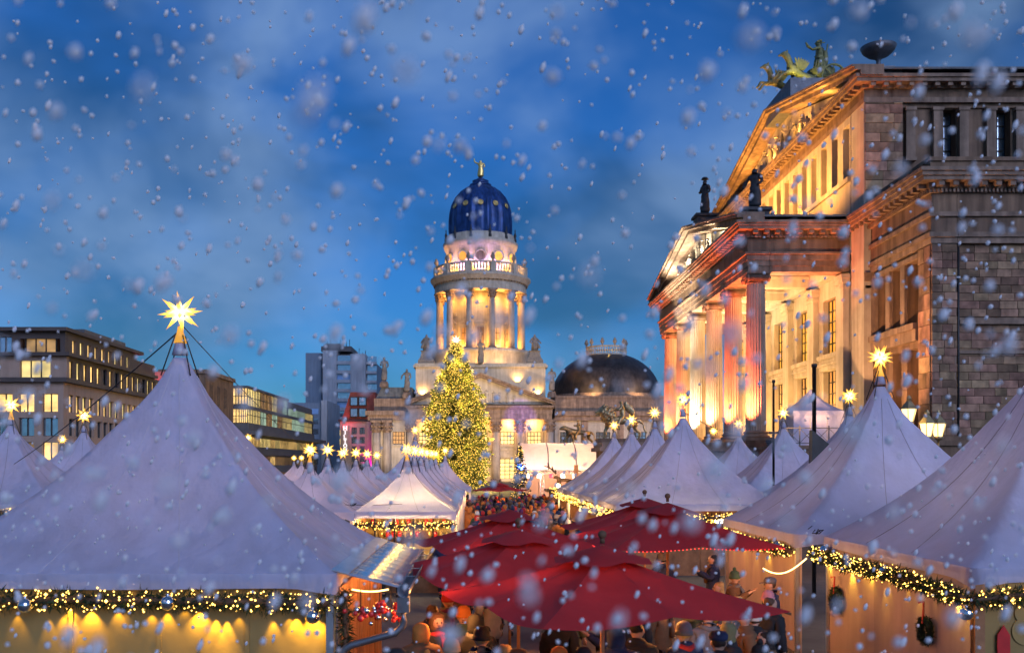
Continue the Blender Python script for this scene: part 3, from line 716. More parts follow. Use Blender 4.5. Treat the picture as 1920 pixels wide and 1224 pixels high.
for i in range(9): obj('bracket', BRKY, 'stone_trim', wc, at=(WX+.25+i*.72, WY-.22, 18.0))
d = MB()
for i in range(48): d.box(WX-.24, WX-.12, WY+i*.2, WY+i*.2+.1, 17.77, 17.93)
for i in range(34): d.box(WX+i*.2, WX+i*.2+.1, WY-.24, WY-.12, 17.77, 17.93)
obj('dentils', d, 'stone_trim', wc, kind='stuff')
obj('side_wall', MB().box(24.45, 62, WY+.30, WY+1.2, 5.4, 15.2), 'sandstone', kh)
obj('drainpipe', MB().rod((24.42, WY+.10, 4), (24.42, WY+.10, 15.2), .06, .06, 8), 'steel_dark', kh)
obj('string_course', MB().box(24.48, 62, WY+.02, WY+.3, 11.1, 11.3).box(24.48, 62, WY+.1, WY+.3, 9.6, 9.75), 'stone_trim', kh)
obj('wing_podium', MB().box(WX-.35, 62, WY-.35, 59.7, 0, 4.9).box(WX-.5, 62, WY-.5, 59.7, 4.9, 5.15).box(WX-.2, 62, WY-.2, 59.7, 5.153, 5.4), 'sandstone', kh)
# ashlar blocks laid one by one on the side facing the market and on the corner pier
nb = obj('block_facing', MB().box(24.45, 30, WY+.285, WY+.299, 5.41, 15.19), 'stone_trim', kh)
BLK = {}
def block(w, h, t):
    k = (round(w, 2), round(h, 2), t)
    if k not in BLK:
        bm = bmesh.new(); bmesh.ops.create_cube(bm, size=1); bmesh.ops.scale(bm, vec=(w-.012, t, h-.012), verts=bm.verts)
        bmesh.ops.bevel(bm, geom=[e for e in bm.edges], offset=.012, segments=1, affect='EDGES')
        me = bpy.data.meshes.new('stone_block'); bm.to_mesh(me); bm.free(); BLK[k] = me
    return BLK[k]
rb = random.Random(5); cnt = 0
def course(x0, x1, z, h, y, parent, ws, rotz=0, yfix=None):
    x = x0 - rb.choice((0, .25)); 
    while x < x1 - .05:
        w = rb.choice(ws); a = max(x, x0); b = min(x+w, x1)
        if b-a > .12:
            dp = rb.uniform(-.012, .012)
            if rotz == 0: obj('stone_block', block(round(b-a, 2), h, .1), 'stone_block', parent, at=((a+b)/2, y+dp, z+h/2))
            else: obj('stone_block', block(round(b-a, 2), h, .1), 'stone_block', parent, at=(y+dp, (a+b)/2, z+h/2), rot=(0,0,R(90)))
        x += w
z = 5.42
while z < 15.1:
    h = .40 if z < 14.7 else 15.18-z
    if not (11.0 < z < 11.15):
        course(24.5, 28.6, z, min(h, 15.18-z), WY+.25, nb, (.6, .75, .9, 1.05))
    z += .405
pf = obj('block_facing', MB().box(WX+.05, 24.29, WY+.02, WY+.038, 5.41, 15.19), 'stone_trim', kh)
z = 5.42
while z < 15.1:
    course(WX+.0, 24.3, z, min(.40, 15.18-z), WY+.0, pf, (.5, .65, .8)); z += .405
pe = obj('block_facing', MB().box(WX+.02, WX+.038, WY+.06, 51.34, 5.41, 15.19), 'stone_trim', kh)
z = 5.42
while z < 15.1:
    course(WY+.06, 51.34, z, min(.80, 15.18-z), WX+.0, pe, (.7, .95, 1.28), rotz=1); z += .81
ub = obj('block_facing', MB().box(BX+.05, 24.84, BY0-.0, BY0+.018, 19.5, 25.18), 'stone_trim', kh)
z = 19.5
while z < 25.1:
    course(BX+.02, 24.84, z, min(.55, 25.18-z), BY0-.03, ub, (.9, 1.3, 1.7)); z += .56
# statues and ornaments on the roof
def statue(name, label, me, mt, loc, s, rz, ped=None, cat='statue'):
    t = thing(name, label, cat, loc)
    z = 0
    if ped:
        w, h = ped; z = h
        obj('pedestal', MB().box(-w/2, w/2, -w/2, w/2, 0, h*.2).box(-w*.42, w*.42, -w*.42, w*.42, h*.2, h*.8).box(-w*.5, w*.5, -w*.5, w*.5, h*.803, h), mt, t, local=True)
    obj('figure', me, mt, t, at=(0,0,z), rot=(0,0,rz), scale=s, local=True)
    return t
for i, y in enumerate((66.5, 71.5, 76.5, 81.5)):
    flood(f'added white floodlight under the portico relief, {ordn_[i]} from the near end', (15.75, y, 18.82), (16.9, y+.3, 20.8), (1.0, .84, .60), 900, 140, .1)  # lamps added on the ledge, standing in for floods farther off
statue('roof_statue', 'dark draped statue on a broad pedestal at the near corner of the portico roof', ST[2], 'dark_statue', (17.0, 60.6, 18.66), (1.75,1.75,1.4), R(-50), (1.7, 1.0))
statue('roof_statue', 'dark slim statue in a flat hat standing over the portico gable peak', ST[3], 'dark_statue', (16.9, 73.6, 21.6), (1.7,1.7,1.45), R(-60), (1.7, 1.0))
statue('roof_statue', 'small dark statue leaning out at the far end of the portico gable', ST[0], 'dark_statue', (16.2, 87.6, 18.75), 1.05, R(-90), (.9, .5))
bw = thing('bronze_bowl', 'wide grey metal bowl on a stepped plinth above the hall cornice', 'bowl', (23.55, 57.9, 26.62))
obj('plinth', MB().box(-1.05,1.05,-.8,.8,0,.32).box(-.75,.75,-.6,.6,.323,.62), 'bowl_metal', bw, local=True)
obj('dish', MB().lathe([(.30,.62),(.30,.70),(.14,.80),(.12,1.15),(.25,1.28),(.62,1.45),(.9,1.70),(1.02,1.95),(.98,1.97),(.85,1.78),(.55,1.55),(.05,1.45)], 36), 'bowl_metal', bw, local=True)
q = thing('chariot_group', 'green bronze chariot group with a driver and winged griffins on the hall gable', 'statue', (24.2, 72.4, 31.0))
def qv(u, w, z): return (u, w, z)
QX = -.2
obj('plinth', MB().box(-2.2, 1.8, -3.0, 3.0, -1.2, .3), 'bowl_metal', q, local=True)
obj('driver', APOLLO, 'verdigris', q, at=(.7, -.6, 1.2), rot=(0,0,R(0)), scale=(1.6,1.6,1.25), local=True); obj('cloak', crumple(MB().ball((1.1,-.5,2.6), .42, 16, 12, (.6,.8,1.6)).mesh('cloak'), .08, 3), 'verdigris', q, local=True)
obj('chariot_body', MB().lathe([(.35,0),(.75,.1),(.95,.5),(1.0,.95),(.93,1.0),(.85,.55),(.3,.2)], 20, (.8,-.6,.75)).rod((-1.6,-.6,1.0),(.8,-.6,.9),.08,.08,8), 'verdigris', q, local=True)
def wheel():
    b = MB(); n = 24
    b.tube([(.85*math.cos(2*PI*i/n), 0, .85*math.sin(2*PI*i/n)) for i in range(n+1)], .085, 6)
    for i in range(8): b.rod((0,0,0), (.82*math.cos(PI*i/4), 0, .82*math.sin(PI*i/4)), .05, .04, 5)
    b.rod((0,-.12,0),(0,.12,0),.14,.14,10); return b.mesh('wheel')
WHL = wheel()
for y in (-1.65, .5): obj('wheel', WHL, 'verdigris', q, at=(1.35, y, .95), local=True)
for x, y, s in ((-1.0,-1.3,1.12),(-1.9,.5,1.05)):
    gr = obj('griffin', GRIFFIN, 'verdigris', q, at=(x, y, .3), scale=s, local=True); obj('wing', WING, 'verdigris', gr, local=True, scale=.82)
# lion and panther groups on the stair cheeks
t = thing('lion_statue', 'bronze lion with a winged rider on the stair pedestal above white tents', 'statue', (9.0, 62.0, 5.3))
obj('plinth', MB().box(-1.6,1.6,-.75,.75,0,.25), 'sandstone', t, local=True)
l = obj('lion', LION, 'bronze', t, at=(0,0,.22), scale=(1.02,1.02,1.0), local=True); obj('mane', MANE, 'bronze', l, local=True)
r_ = obj('rider', RIDER, 'bronze', t, at=(.05,0,1.55), scale=1.0, local=True)
wm = MB()
for sy in (-1, 1):
    for i in range(5): wm.ball((.18+.10*i, sy*.22, 2.30-.10*i), .2, 8, 5, (.6,.25,1.3))
obj('wing', wm, 'bronze', r_, at=(9.05, 62.0, 5.35))
t = thing('panther_statue', 'smaller pale bronze panther carrying a rider, beyond the stage canopy', 'statue', (8.8, 87.4, 5.3))
obj('plinth', MB().box(-1.7,1.7,-.75,.75,0,.25), 'sandstone', t, local=True)
obj('panther', PANTHER, 'bronze', t, at=(0,0,.22), scale=1.05, local=True); obj('rider', RIDER, 'bronze', t, at=(.05,0,1.5), scale=1.0, local=True)
# terrace beside the portico with railing and party tent
tr = thing('side_terrace', 'dark stone terrace with a thin iron railing beside the hall', 'terrace', (19, 55, 0))
obj('terrace_base', MB().box(16.2, 22.6, 52.0, 58.7, 0, 4.75).box(16.0, 22.62, 51.8, 58.72, 4.753, 4.95), 'sandstone', tr)
rl = MB()
rl.box(16.2, 22.4, 51.98, 52.02, 5.85, 5.9).box(16.2, 22.4, 51.98, 52.02, 5.05, 5.09)
for i in range(9):
    x = 16.2 + i*.775; rl.box(x-.025, x+.025, 51.97, 52.03, 4.95, 6.0)
    if i < 8: rl.rod((x, 52, 5.08), (x+.775, 52, 5.86), .014, .014, 4).rod((x, 52, 5.86), (x+.775, 52, 5.08), .014, .014, 4)
obj('railing', rl, 'steel_dark', tr)
# floodlights of the hall
cols = [(REDL, 17000), (REDL, 18000), ((1.0,.50,.26), 9000), ((1.0,.82,.56), 11000), ((1.0,.22,.08), 16000), (REDL, 18000)]
ordn = ['first', 'second', 'third', 'fourth', 'fifth', 'sixth']
for i, y in enumerate(COLY):
    c_, pw = cols[i]
    flood(f'small floodlight at the foot of the {ordn[i]} portico column from the near end', (15.8, y-1.15, 5.55), (16.9, y-.2, 13.0), c_, pw, 74, .14)
for i, y in enumerate((63.3, 68.6, 74.0, 79.4, 84.8)):
    lamp('POINT', (20.0, y, 7.2), (1.0, .58, .20), 1150, .35, kh, name='portico_light')
    lamp('POINT', (19.2, y, 14.9), (1.0, .62, .26), 620, .3, kh, name='portico_light')
for i, y in enumerate((63.2, 68.5, 74.4, 80.5, 86.0)):
    flood(f'roof floodlight aimed up the main gable, {ordn[i]} from the near corner', (18.9, y, 19.35 + 2.86*(1-abs(y-74.5)/15.5)), (23.2, y-.3, 26.0), (1.0, .44, .09), 4200, 150, .16, 1.0)
flood('white floodlight on the stair aimed at the portico gable', (9.5, 77.0, 5.6), (16.6, 78.0, 18.5), (1.0, .86, .62), 42000, 44, .25)
flood('white floodlight on the stair aimed at the middle columns', (10.5, 70.0, 5.2), (16.8, 71.5, 15.5), (1.0, .82, .55), 8000, 26, .25)
flood('amber floodlight in front of the terrace aimed at the hall wing', (15.0, 50.5, 5.1), (23.0, 54.5, 12.5), (1.0, .48, .20), 11000, 75, .22)
lamp('POINT', (20.6, 53.0, 5.4), (1.0, .5, .18), 160, .3, kh, name='terrace_light')
for i, y in enumerate((63, 69, 75, 81)):
    flood(f'cornice floodlight under the main gable relief, {ordn_[i]} from the near end', (BX-.65, y, 26.75), (BX+.5, y, 29.0), (1.0, .46, .09), 700, 150, .1)
flood('yellow floodlight at the foot of the chariot group', (22.25, 69.65, 31.5), (24.9, 71.6, 33.6), (1.0, .80, .16), 240, 120, .12)
# ------------------------------------------------------------------ domed church with the tall tower
TX, TY = 0.13, 235.0
ch = thing('domed_church', 'floodlit baroque church with a tall columned tower and blue green dome', 'church', (TX, TY, 0))
A = (TX, TY, 0)
tw = obj('tower_base', MB().lathe([(12.2,24.5),(12.2,25.6),(11.8,26.0),(11.8,29.2),(12.3,29.6),(12.3,30.4)], 64, A), 'stone_light', ch)
obj('square_base', MB().box(TX-14.6, TX+14.6, 220.5, 249.5, 15, 25.6).box(TX-15.1, TX+15.1, 220.0, 250, 25.6, 26.1).box(TX-14.8, TX+14.8, 220.3, 249.7, 26.1, 26.5), 'stone_light', ch)
dr = obj('drum_wall', MB().lathe([(7.3,30.4),(7.3,44.6)], 48, A), 'stone_light', ch)
# each opening of the drum: window or niche with hood
for k in range(12):
    a = -PI/2 + R(30)*k
    dx, dy = math.cos(a), math.sin(a); o = Vector((TX+7.3*dx, TY+7.3*dy, 0)); rz = a + PI/2
    if math.sin(a) > .4: continue
    f = MB().box(-1.15,1.15,-.12,.1,31.2,36.2).box(-1.4,1.4,-.3,.1,36.203,36.6)
    f.extrude([(-1.6,36.7),(1.6,36.7),(0,37.7)], 'y', -.35, .1)
    if k % 2 == 0 and k != 0: f.box(-1.2,1.2,-.15,.1,38.6,39.3)
    w = obj('drum_window', f, 'stone_light', ch, at=o, rot=(0,0,rz))
    if k == 0:
        obj('niche_statue', ST[0], 'stone_statue', w, at=o+Vector((0,-.5,32.0)), scale=1.7, rot=(0,0,0))
        obj('niche_back', MB().box(-.8,.8,-.16,-.13,31.6,35.7), 'stone_trim', w, at=o, rot=(0,0,0))
    else:
        sub = obj('pane', MB().box(-.75,.75,-.18,-.13,31.6,35.6), 'pane_dim', w, at=o); sub.location = (0,0,0)
        sub = obj('window_bars', MB().box(-.05,.05,-.24,-.19,31.6,35.6).box(-.75,.75,-.24,-.19,33.0,33.1).box(-.75,.75,-.24,-.19,34.3,34.4), 'dark_frame', w, at=o); sub.location = (0,0,0)
CSH = MB().lathe([(.82,.5),(.80,5),(.70,11.6)], 20).mesh('column')
CCAP = MB().lathe([(.70,11.6),(.85,11.7),(.75,11.9),(.85,12.6),(1.05,13.3),(1.15,13.4)], 16)
for i in range(8):
    a = 2*PI*i/8
    for z, r in ((12.2,.85),(12.8,.98)): CCAP.ball((r*math.cos(a+z), r*math.sin(a+z), z), .26, 6, 4)
CCAP.box(-1.1,1.1,-1.1,1.1,13.4,13.75); CCAP = CCAP.mesh('capital')
CBS = MB().box(-1.05,1.05,-1.05,1.05,0,.3).lathe([(1.0,.3),(1.0,.45),(.85,.55)], 20).mesh('column_base')
for k in range(12):
    a = -PI/2 + R(15+30*k); p = (TX+10.1*math.cos(a), TY+10.1*math.sin(a), 30.4)
    c_ = obj('column', CSH, 'stone_column', ch, at=p, rot=(0,0,a)); obj('capital', CCAP, 'stone_trim', c_, at=p); obj('column_base', CBS, 'stone_trim', c_, at=p)
obj('tower_cornice', MB().lathe([(9.2,44.1),(11.0,44.12),(11.0,45.3),(10.8,45.32),(10.8,46.2),(11.3,46.3),(11.7,46.9),(12.0,47.3),(12.0,47.7),(8.0,47.75)], 72, A, smooth=False), 'stone_light', ch)
md = MB()
for i in range(72):
    a = 2*PI*i/72; x, y = TX+11.15*math.cos(a), TY+11.15*math.sin(a); md.ball((x, y, 46.15), .2, 5, 3)
obj('cornice_dentils', md, 'stone_trim', ch, kind='stuff')
# balustrade
bl = obj('balustrade', MB().lathe([(10.9,47.75),(11.05,47.76),(11.05,48.2),(10.6,48.2)], 72, A, cap=False).lathe([(10.55,50.0),(11.1,50.0),(11.1,50.4),(10.55,50.4)], 72, A, cap=False), 'stone_light', ch)
BAL = MB().lathe([(.16,0),(.10,.3),(.24,.8),(.10,1.5),(.17,1.8)], 8).mesh('baluster')
PED = MB().box(-.55,.55,-.55,.55,0,2.5).mesh('balustrade_post')
URN = MB().lathe([(.2,0),(.3,.1),(.15,.3),(.5,.8),(.55,1.2),(.3,1.5),(.35,1.7),(.05,2.1)], 12).mesh('urn')
for k in range(12):
    a = -PI/2 + R(15+30*k)
    if math.sin(a) > .5: continue
    p = Vector((TX+10.85*math.cos(a), TY+10.85*math.sin(a), 47.8)); o = obj('balustrade_post', PED, 'stone_light', bl, at=p, rot=(0,0,a)); 
    obj('urn', URN, 'stone_statue', bl, at=p+Vector((0,0,2.6)))
    for j in range(1, 8):
        a2 = a + R(30)*j/8; obj('baluster', BAL, 'stone_light', bl, at=(TX+10.85*math.cos(a2), TY+10.85*math.sin(a2), 48.2))
# upper drum with round windows
obj('upper_drum', MB().lathe([(8.3,47.7),(8.3,54.6),(8.6,54.8),(8.9,55.6),(9.0,56.2),(8.5,56.5),(8.2,57.9),(7.4,58.0)], 64, A), 'stone_light', ch)
RNG = MB()
RNG.tube([(1.25*math.cos(2*PI*i/24), 0, 1.25*math.sin(2*PI*i/24)) for i in range(25)], .22, 6); RNG = RNG.mesh('round_window')
DSK = MB().rod((0,-.08,0),(0,.1,0),1.15,1.15,24).mesh('pane')
for k in range(12):
    a = -PI/2 + R(30*k)
    if math.sin(a) > .3: continue
    p = Vector((TX+8.32*math.cos(a), TY+8.32*math.sin(a), 52.2)); w = obj('round_window', RNG, 'stone_light', ch, at=p, rot=(0,0,a+PI/2))
    s_ = obj('pane', DSK, 'pane_amber' if k in (1, 11, 2, 10) else 'stone_trim', w, at=p); s_.location = (0,0,0)
UR2 = MB().lathe([(.35,0),(.35,.6),(.2,.8),(.35,1.5),(.1,2.2),(.14,2.6),(.02,3.0)], 10).mesh('finial')
for k in range(12):
    a = -PI/2 + R(15+30*k); obj('finial', UR2, 'dark_statue', ch, at=(TX+8.5*math.cos(a), TY+8.5*math.sin(a), 56.5))
# ribbed copper dome
dm = MB(); n = 96; prof = [(7.25,58),(7.4,59.5),(7.4,61.5),(7.2,63.6),(6.75,65.5),(5.9,67.3),(4.7,68.8),(3.3,69.9),(2.4,70.3)]; vs = []; fs = []
for r, z in prof:
    for i in range(n):
        ph = (i % 8); rr = r*(1.055 if ph in (0, 7) else .985 if ph in (1, 6) else 1.0); a = 2*PI*i/n + PI/12; vs.append((TX+rr*math.cos(a), TY+rr*math.sin(a), z))
for j in range(len(prof)-1):
    for i in range(n): fs.append((j*n+i, j*n+(i+1) % n, (j+1)*n+(i+1) % n, (j+1)*n+i))
dm.add(vs, fs, True); dome = obj('dome', dm, 'copper_blue', ch)
obj('lantern', MB().lathe([(2.5,70.1),(2.7,70.4),(2.6,70.7),(1.9,70.9),(1.9,71.5),(2.0,71.6),(1.2,71.9),(.7,72.3),(.4,72.5)], 24, A), 'copper_blue', dome)
OCL = MB(); OCL.tube([(.58*math.cos(2*PI*i/16), 0, .58*math.sin(2*PI*i/16)) for i in range(17)], .13, 5); OCL.rod((0,-.05,0),(0,.1,0),.45,.45,16); OCL = OCL.mesh('oculus')
for k in range(12):
    a = -PI/2 + R(30*k)
    if math.sin(a) < .4: obj('oculus', OCL, 'gold_leaf', dome, at=(TX+7.08*math.cos(a), TY+7.08*math.sin(a), 64.8), rot=(R(-18),0,a+PI/2))
obj('gilded_figure', ST[1], 'gold_leaf', ch, at=(TX, TY, 72.4), scale=(3.4,3.4,2.3))
# corner groups
for sx in (-1, 1):
    obj('corner_pedestal', MB().lathe([(2.6,26.5),(2.6,27.2),(1.9,28.0),(1.5,29.2),(1.9,29.5)], 4, (TX+sx*12.3, 222.8, 0), smooth=False, rot=PI/4), 'stone_statue', ch)
    obj('corner_group', GROUP_ST, 'stone_statue', ch, at=(TX+sx*12.3, 222.8, 29.4), scale=1.5, rot=(0,0,R(20*sx)))
obj('front_statue', ST[0], 'stone_statue', ch, at=(TX, 219.6, 26.0), scale=3.2)
# gabled portico facing the market
FY = 215.0
obj('portico_gable', MB().extrude([(-15.4,17.0),(15.6,17.0),(.1,23.0)], 'y', FY+.8, FY+5.4), 'stone_light', ch)
for s in (-1, 1):
    b = MB()
    for dy, h0, h1 in ((-.6,.0,.5),(-1.0,.503,.95)):
        b.extrude([(s*16.4+.1,16.7+h0),(.1,22.9+h0),(.1,22.9+h1),(s*16.4+.1,16.7+h1)], 'y', FY+dy, FY+5.2)
    obj('raking_cornice', b, 'stone_trim', ch)
rp = obj('gable_relief', MB().box(-3, 3, FY+.6, FY+.79, 17.1, 17.6), 'stone_light', ch)
for i in range(11):
    x = -7.5+1.5*i; h = (23-17)*(1-abs(x)/15.5)*.62; obj('relief_figure', rng.choice(ST), 'stone_light', rp, at=(x, FY+.7, 17.2), rot=(0,0,rng.uniform(-.6,.6)), scale=h/2.0)
obj('portico_entablature', MB().box(-15.6,15.8,FY,FY+4.5,13.7,14.9).box(-15.7,15.9,FY-.1,FY+4.5,14.903,16.0).box(-16.4,16.6,FY-.9,FY+4.5,16.25,16.7).box(-16.0,16.2,FY-.5,FY+4.5,16.003,16.247), 'stone_trim', ch)
KSH = MB().lathe([(.98,.5),(.96,5),(.84,10.9)], 24).mesh('column')
KCAP = MB().lathe([(.84,10.9),(1.0,11.0),(.9,11.2),(1.0,12.2),(1.25,13.2)], 16)
for i in range(8):
    a = 2*PI*i/8
    for z, r in ((11.6,1.0),(12.4,1.15)): KCAP.ball((r*math.cos(a+z), r*math.sin(a+z), z), .32, 6, 4)
KCAP.box(-1.25,1.25,-1.25,1.25,13.2,13.69); KCAP = KCAP.mesh('capital')
KBS = MB().box(-1.2,1.2,-1.2,1.2,0,.35).lathe([(1.15,.35),(1.15,.5),(1.0,.6)], 20).mesh('column_base')
for x in (-15.3,-8.8,-3.5,3.5,8.8,15.4):
    p = (x, FY+1.2, 0); c_ = obj('column', KSH, 'stone_column', ch, at=p); obj('capital', KCAP, 'stone_trim', c_, at=p); obj('column_base', KBS, 'stone_trim', c_, at=p)
holes = []
xs = [-12.1, -6.1, 0.1, 6.1, 12.1]
for x in xs: holes += [(x-1.6, x+1.6, 8.3, 11.0), (x-1.6, x+1.6, .6, 5.0)]
obj('portico_wall', holes_wall(MB(), 'x', -15.8, 16, 0, 13.7, FY+3.5, FY+4.4, holes), 'stone_light', ch)
W3 = pane_grid(3.0, 2.7, 4, 3, .07, 'x'); P3 = MB().box(-1.6,1.6,.03,.08,0,2.7).mesh('pane'); W4 = pane_grid(3.2, 4.4, 3, 5, .07, 'x'); P4 = MB().box(-1.6,1.6,.03,.08,0,4.4).mesh('pane')
HD = MB().extrude([(-2.3,0),(2.3,0),(0,1.1)], 'y', -.5, 0).box(-2.0,-1.62,-.25,0,-5,-.003).box(1.62,2.0,-.25,0,-5,-.003).mesh('window_hood')
SR = MB().box(-1.9,-1.62,-.15,0,-.2,2.9).box(1.62,1.9,-.15,0,-.2,2.9).box(-1.9,1.9,-.2,0,2.72,3.0).box(-2.0,2.0,-.3,0,-.5,-.203).mesh('surround')
for x in xs:
    w = obj('window', W3, 'dark_frame', ch, at=(x, FY+3.9, 8.3)); obj('pane', P3, 'pane_yellow', w, at=(x, FY+3.9, 8.3)); obj('surround', SR, 'stone_light', w, at=(x, FY+3.5, 8.3))
    w = obj('window', W4, 'dark_frame', ch, at=(x, FY+3.9, .6)); obj('pane', P4, 'pane_yellow', w, at=(x, FY+3.9, .6)); obj('window_hood', HD, 'stone_light', w, at=(x, FY+3.5, 5.3))
obj('string_course', MB().box(-15.7,15.9,FY+3.3,FY+3.5,6.9,7.3), 'stone_light', ch)
# wings
obj('wing', MB().box(-24,-16.5,217,232,0,13.5), 'stone_light', ch); obj('wing', MB().box(16.7,44,219,240,0,13.5), 'stone_light', ch)
obj('wing_cornice', MB().box(-24.8,-16.45,216.2,232,13.5,14.6).box(-25.3,-16.42,215.7,232,14.603,15.6), 'stone_trim', ch); obj('wing_cornice', MB().box(16.65,45,218.2,240,13.5,14.6).box(16.62,45.3,217.7,240,14.603,15.6), 'stone_trim', ch)
obj('attic', MB().box(-23.5,-15.0,217.4,232,15.603,18.4), 'stone_trim', ch); obj('attic', MB().box(16.8,44,219.4,240,15.603,18.6).box(16.8,44.2,219.2,240,18.603,19.1), 'stone_trim', ch)
obj('wing_roof', MB().extrude([(-23.2,18.4),(-15.1,18.4),(-15.1,20.9),(-21.9,20.9)], 'y', 218, 231), 'lead_roof', ch)
for x in (-22.9, -20.6): 
    p = (x, 216.6, 0); c_ = obj('column', KSH, 'stone_column', ch, at=p, scale=(1,1,.985)); obj('capital', KCAP, 'stone_trim', c_, at=p); obj('column_base', KBS, 'stone_trim', c_, at=p)
w = obj('window', W3, 'dark_frame', ch, at=(-18.0, 216.95, 8.3), scale=(.85,1,1)); obj('pane', P3, 'pane_dim', w, at=(-18.0, 216.95, 8.3)); obj('surround', SR, 'stone_light', w, at=(-18.0, 216.95, 8.3))
for x in (19.5, 27.5, 35.5):
    w = obj('window', W3, 'dark_frame', ch, at=(x, 218.92, 8.3)); obj('pane', P3, 'glass_sky', w, at=(x, 218.92, 8.3)); obj('surround', SR, 'stone_light', w, at=(x, 218.96, 8.3))
    obj('pilaster', MB().box(x+3.2, x+4.6, 218.6, 218.98, 0, 13.4), 'stone_trim', ch)
for x, k, lab, y, z, s in ((-21.3,0,'tall',217.8,20.9,3.0),(-16.2,2,'dark',217.0,18.4,2.9),(15.9,0,'dark',217.0,18.6,2.9)):
    obj('attic_statue', ST[k], 'stone_statue', ch, at=(x, y, z+1.2), scale=s); obj('attic_pedestal', MB().box(x-.9,x+.9,y-.9,y+.9,z,z+.9).box(x-.7,x+.7,y-.7,y+.7,z+.903,z+1.3), 'stone_trim', ch)
# low second dome
D2 = (30.4, 236.0, 0)
obj('low_dome_ring', MB().lathe([(13.6,18.6),(13.6,19.6),(13.2,19.8),(13.2,20.2)], 64, D2), 'stone_trim', ch)
d2 = MB(); n = 96; vs = []; fs = []; prof = [(13.0*math.cos(R(t)), 20.0+10.6*math.sin(R(t))) for t in range(0, 72, 6)]
for r, z in prof:
    for i in range(n):
        rr = r*(1.015 if i % 6 == 0 else 1.0); a = 2*PI*i/n; vs.append((D2[0]+rr*math.cos(a), D2[1]+rr*math.sin(a), z))
for j in range(len(prof)-1):
    for i in range(n): fs.append((j*n+i, j*n+(i+1) % n, (j+1)*n+(i+1) % n, (j+1)*n+i))
d2.add(vs, fs, True); dd = obj('low_dome', d2, 'copper_dark', ch)
cb = obj('crown_balustrade', MB().lathe([(4.7,29.6),(4.9,29.7),(4.9,30.1),(4.2,30.15)], 40, D2).lathe([(4.6,31.6),(4.9,31.6),(4.9,31.95),(4.6,31.95)], 40, D2, cap=False), 'stone_light', ch)
for i in range(26):
    a = PI + PI*i/25; obj('baluster', BAL, 'stone_light', cb, at=(D2[0]+4.75*math.cos(a), D2[1]+4.75*math.sin(a), 30.0), scale=(1,1,.88))
for i in range(6):
    a = PI + PI*i/5; obj('urn', URN, 'stone_statue', cb, at=(D2[0]+4.75*math.cos(a), D2[1]+4.75*math.sin(a), 31.9), scale=.9)
# floodlighting of the church
for k in range(9):
    a = -PI/2 + R(30*(k-4)); lamp('POINT', (TX+9.0*math.cos(a), TY+9.0*math.sin(a), 31.2), (1.0,.46,.09), 1150, .3, ch, name='colonnade_light')
    lamp('POINT', (TX+9.0*math.cos(a), TY+9.0*math.sin(a), 42.5), (1.0,.48,.10), 700, .3, ch, name='colonnade_light')
for k in range(7):
    a = -PI/2 + R(30*(k-3)); c_ = (.50,.30,1.0) if k in (2,3,4) else (1.0,.52,.34)
    lamp('SPOT', (TX+9.9*math.cos(a), TY+9.9*math.sin(a), 48.3), c_, 1500, .25, ch, (TX+8.0*math.cos(a), TY+8.0*math.sin(a), 55), 130, .6, 'balcony_light')
    lamp('POINT', (TX+9.4*math.cos(a+.26), TY+9.4*math.sin(a+.26), 48.4), (1.0,.55,.10), 700, .2, ch, name='balcony_light')
for x in (-13, -8.5, 8.5, 13): lamp('SPOT', (x, 212.0+8, 19.5 if abs(x) > 10 else 22.5), (1.0,.54,.15), 1500, .3, ch, (x*.9, 226, 30), 130, .7, 'base_light')
for x in (-10, -5, 0, 5, 10): lamp('SPOT', (x, 221.5, 26.8), (1.0,.54,.15), 800, .3, ch, (x*.8, 226, 30.5), 140, .7, 'base_light')
for x in (-8.5, 0, 8.5): lamp('SPOT', (x*1.3, 198.0, 24.0), (1.0,.70,.34), 6000, .4, ch, (x*1.2, 221, 24.5), 45, .8, 'facade_light')
for x in xs: lamp('POINT', (x, FY+2.2, 12.6), (1.0,.46,.10), 1000, .25, ch, name='portico_light')
for x in xs: lamp('POINT', (x, FY+1.6, 1.0), (1.0,.62,.25), 260, .25, ch, name='portico_light')
lamp('SPOT', (9.0, 190, 3.5), (.16,.10,1.0), 60000, .3, ch, (8.8, 216, 14), 17, .5, 'blue_beam')
lamp('SPOT', (3, 190, 4), (1.0,.66,.36), 36000, .5, ch, (3, 216, 14), 75, .8, 'facade_light')
lamp('SPOT', (-21, 196, 4), (1.0,.70,.42), 22000, .5, ch, (-21, 217, 12), 60, .8, 'facade_light')
lamp('SPOT', (30, 196, 5), (1.0,.64,.42), 20000, .5, ch, (30, 219, 14), 80, .8, 'facade_light')
lamp('SPOT', (25, 219.6, 19.6), (1.0,.6,.26), 6000, .4, ch, (27, 232, 27), 90, .8, 'roof_light')
lamp('SPOT', (37, 219.6, 19.6), (1.0,.6,.26), 5000, .4, ch, (34, 232, 27), 90, .8, 'roof_light')
lamp('POINT', (D2[0], D2[1]-4.0, 30.6), (1.0,.62,.15), 260, .3, ch, name='roof_light')

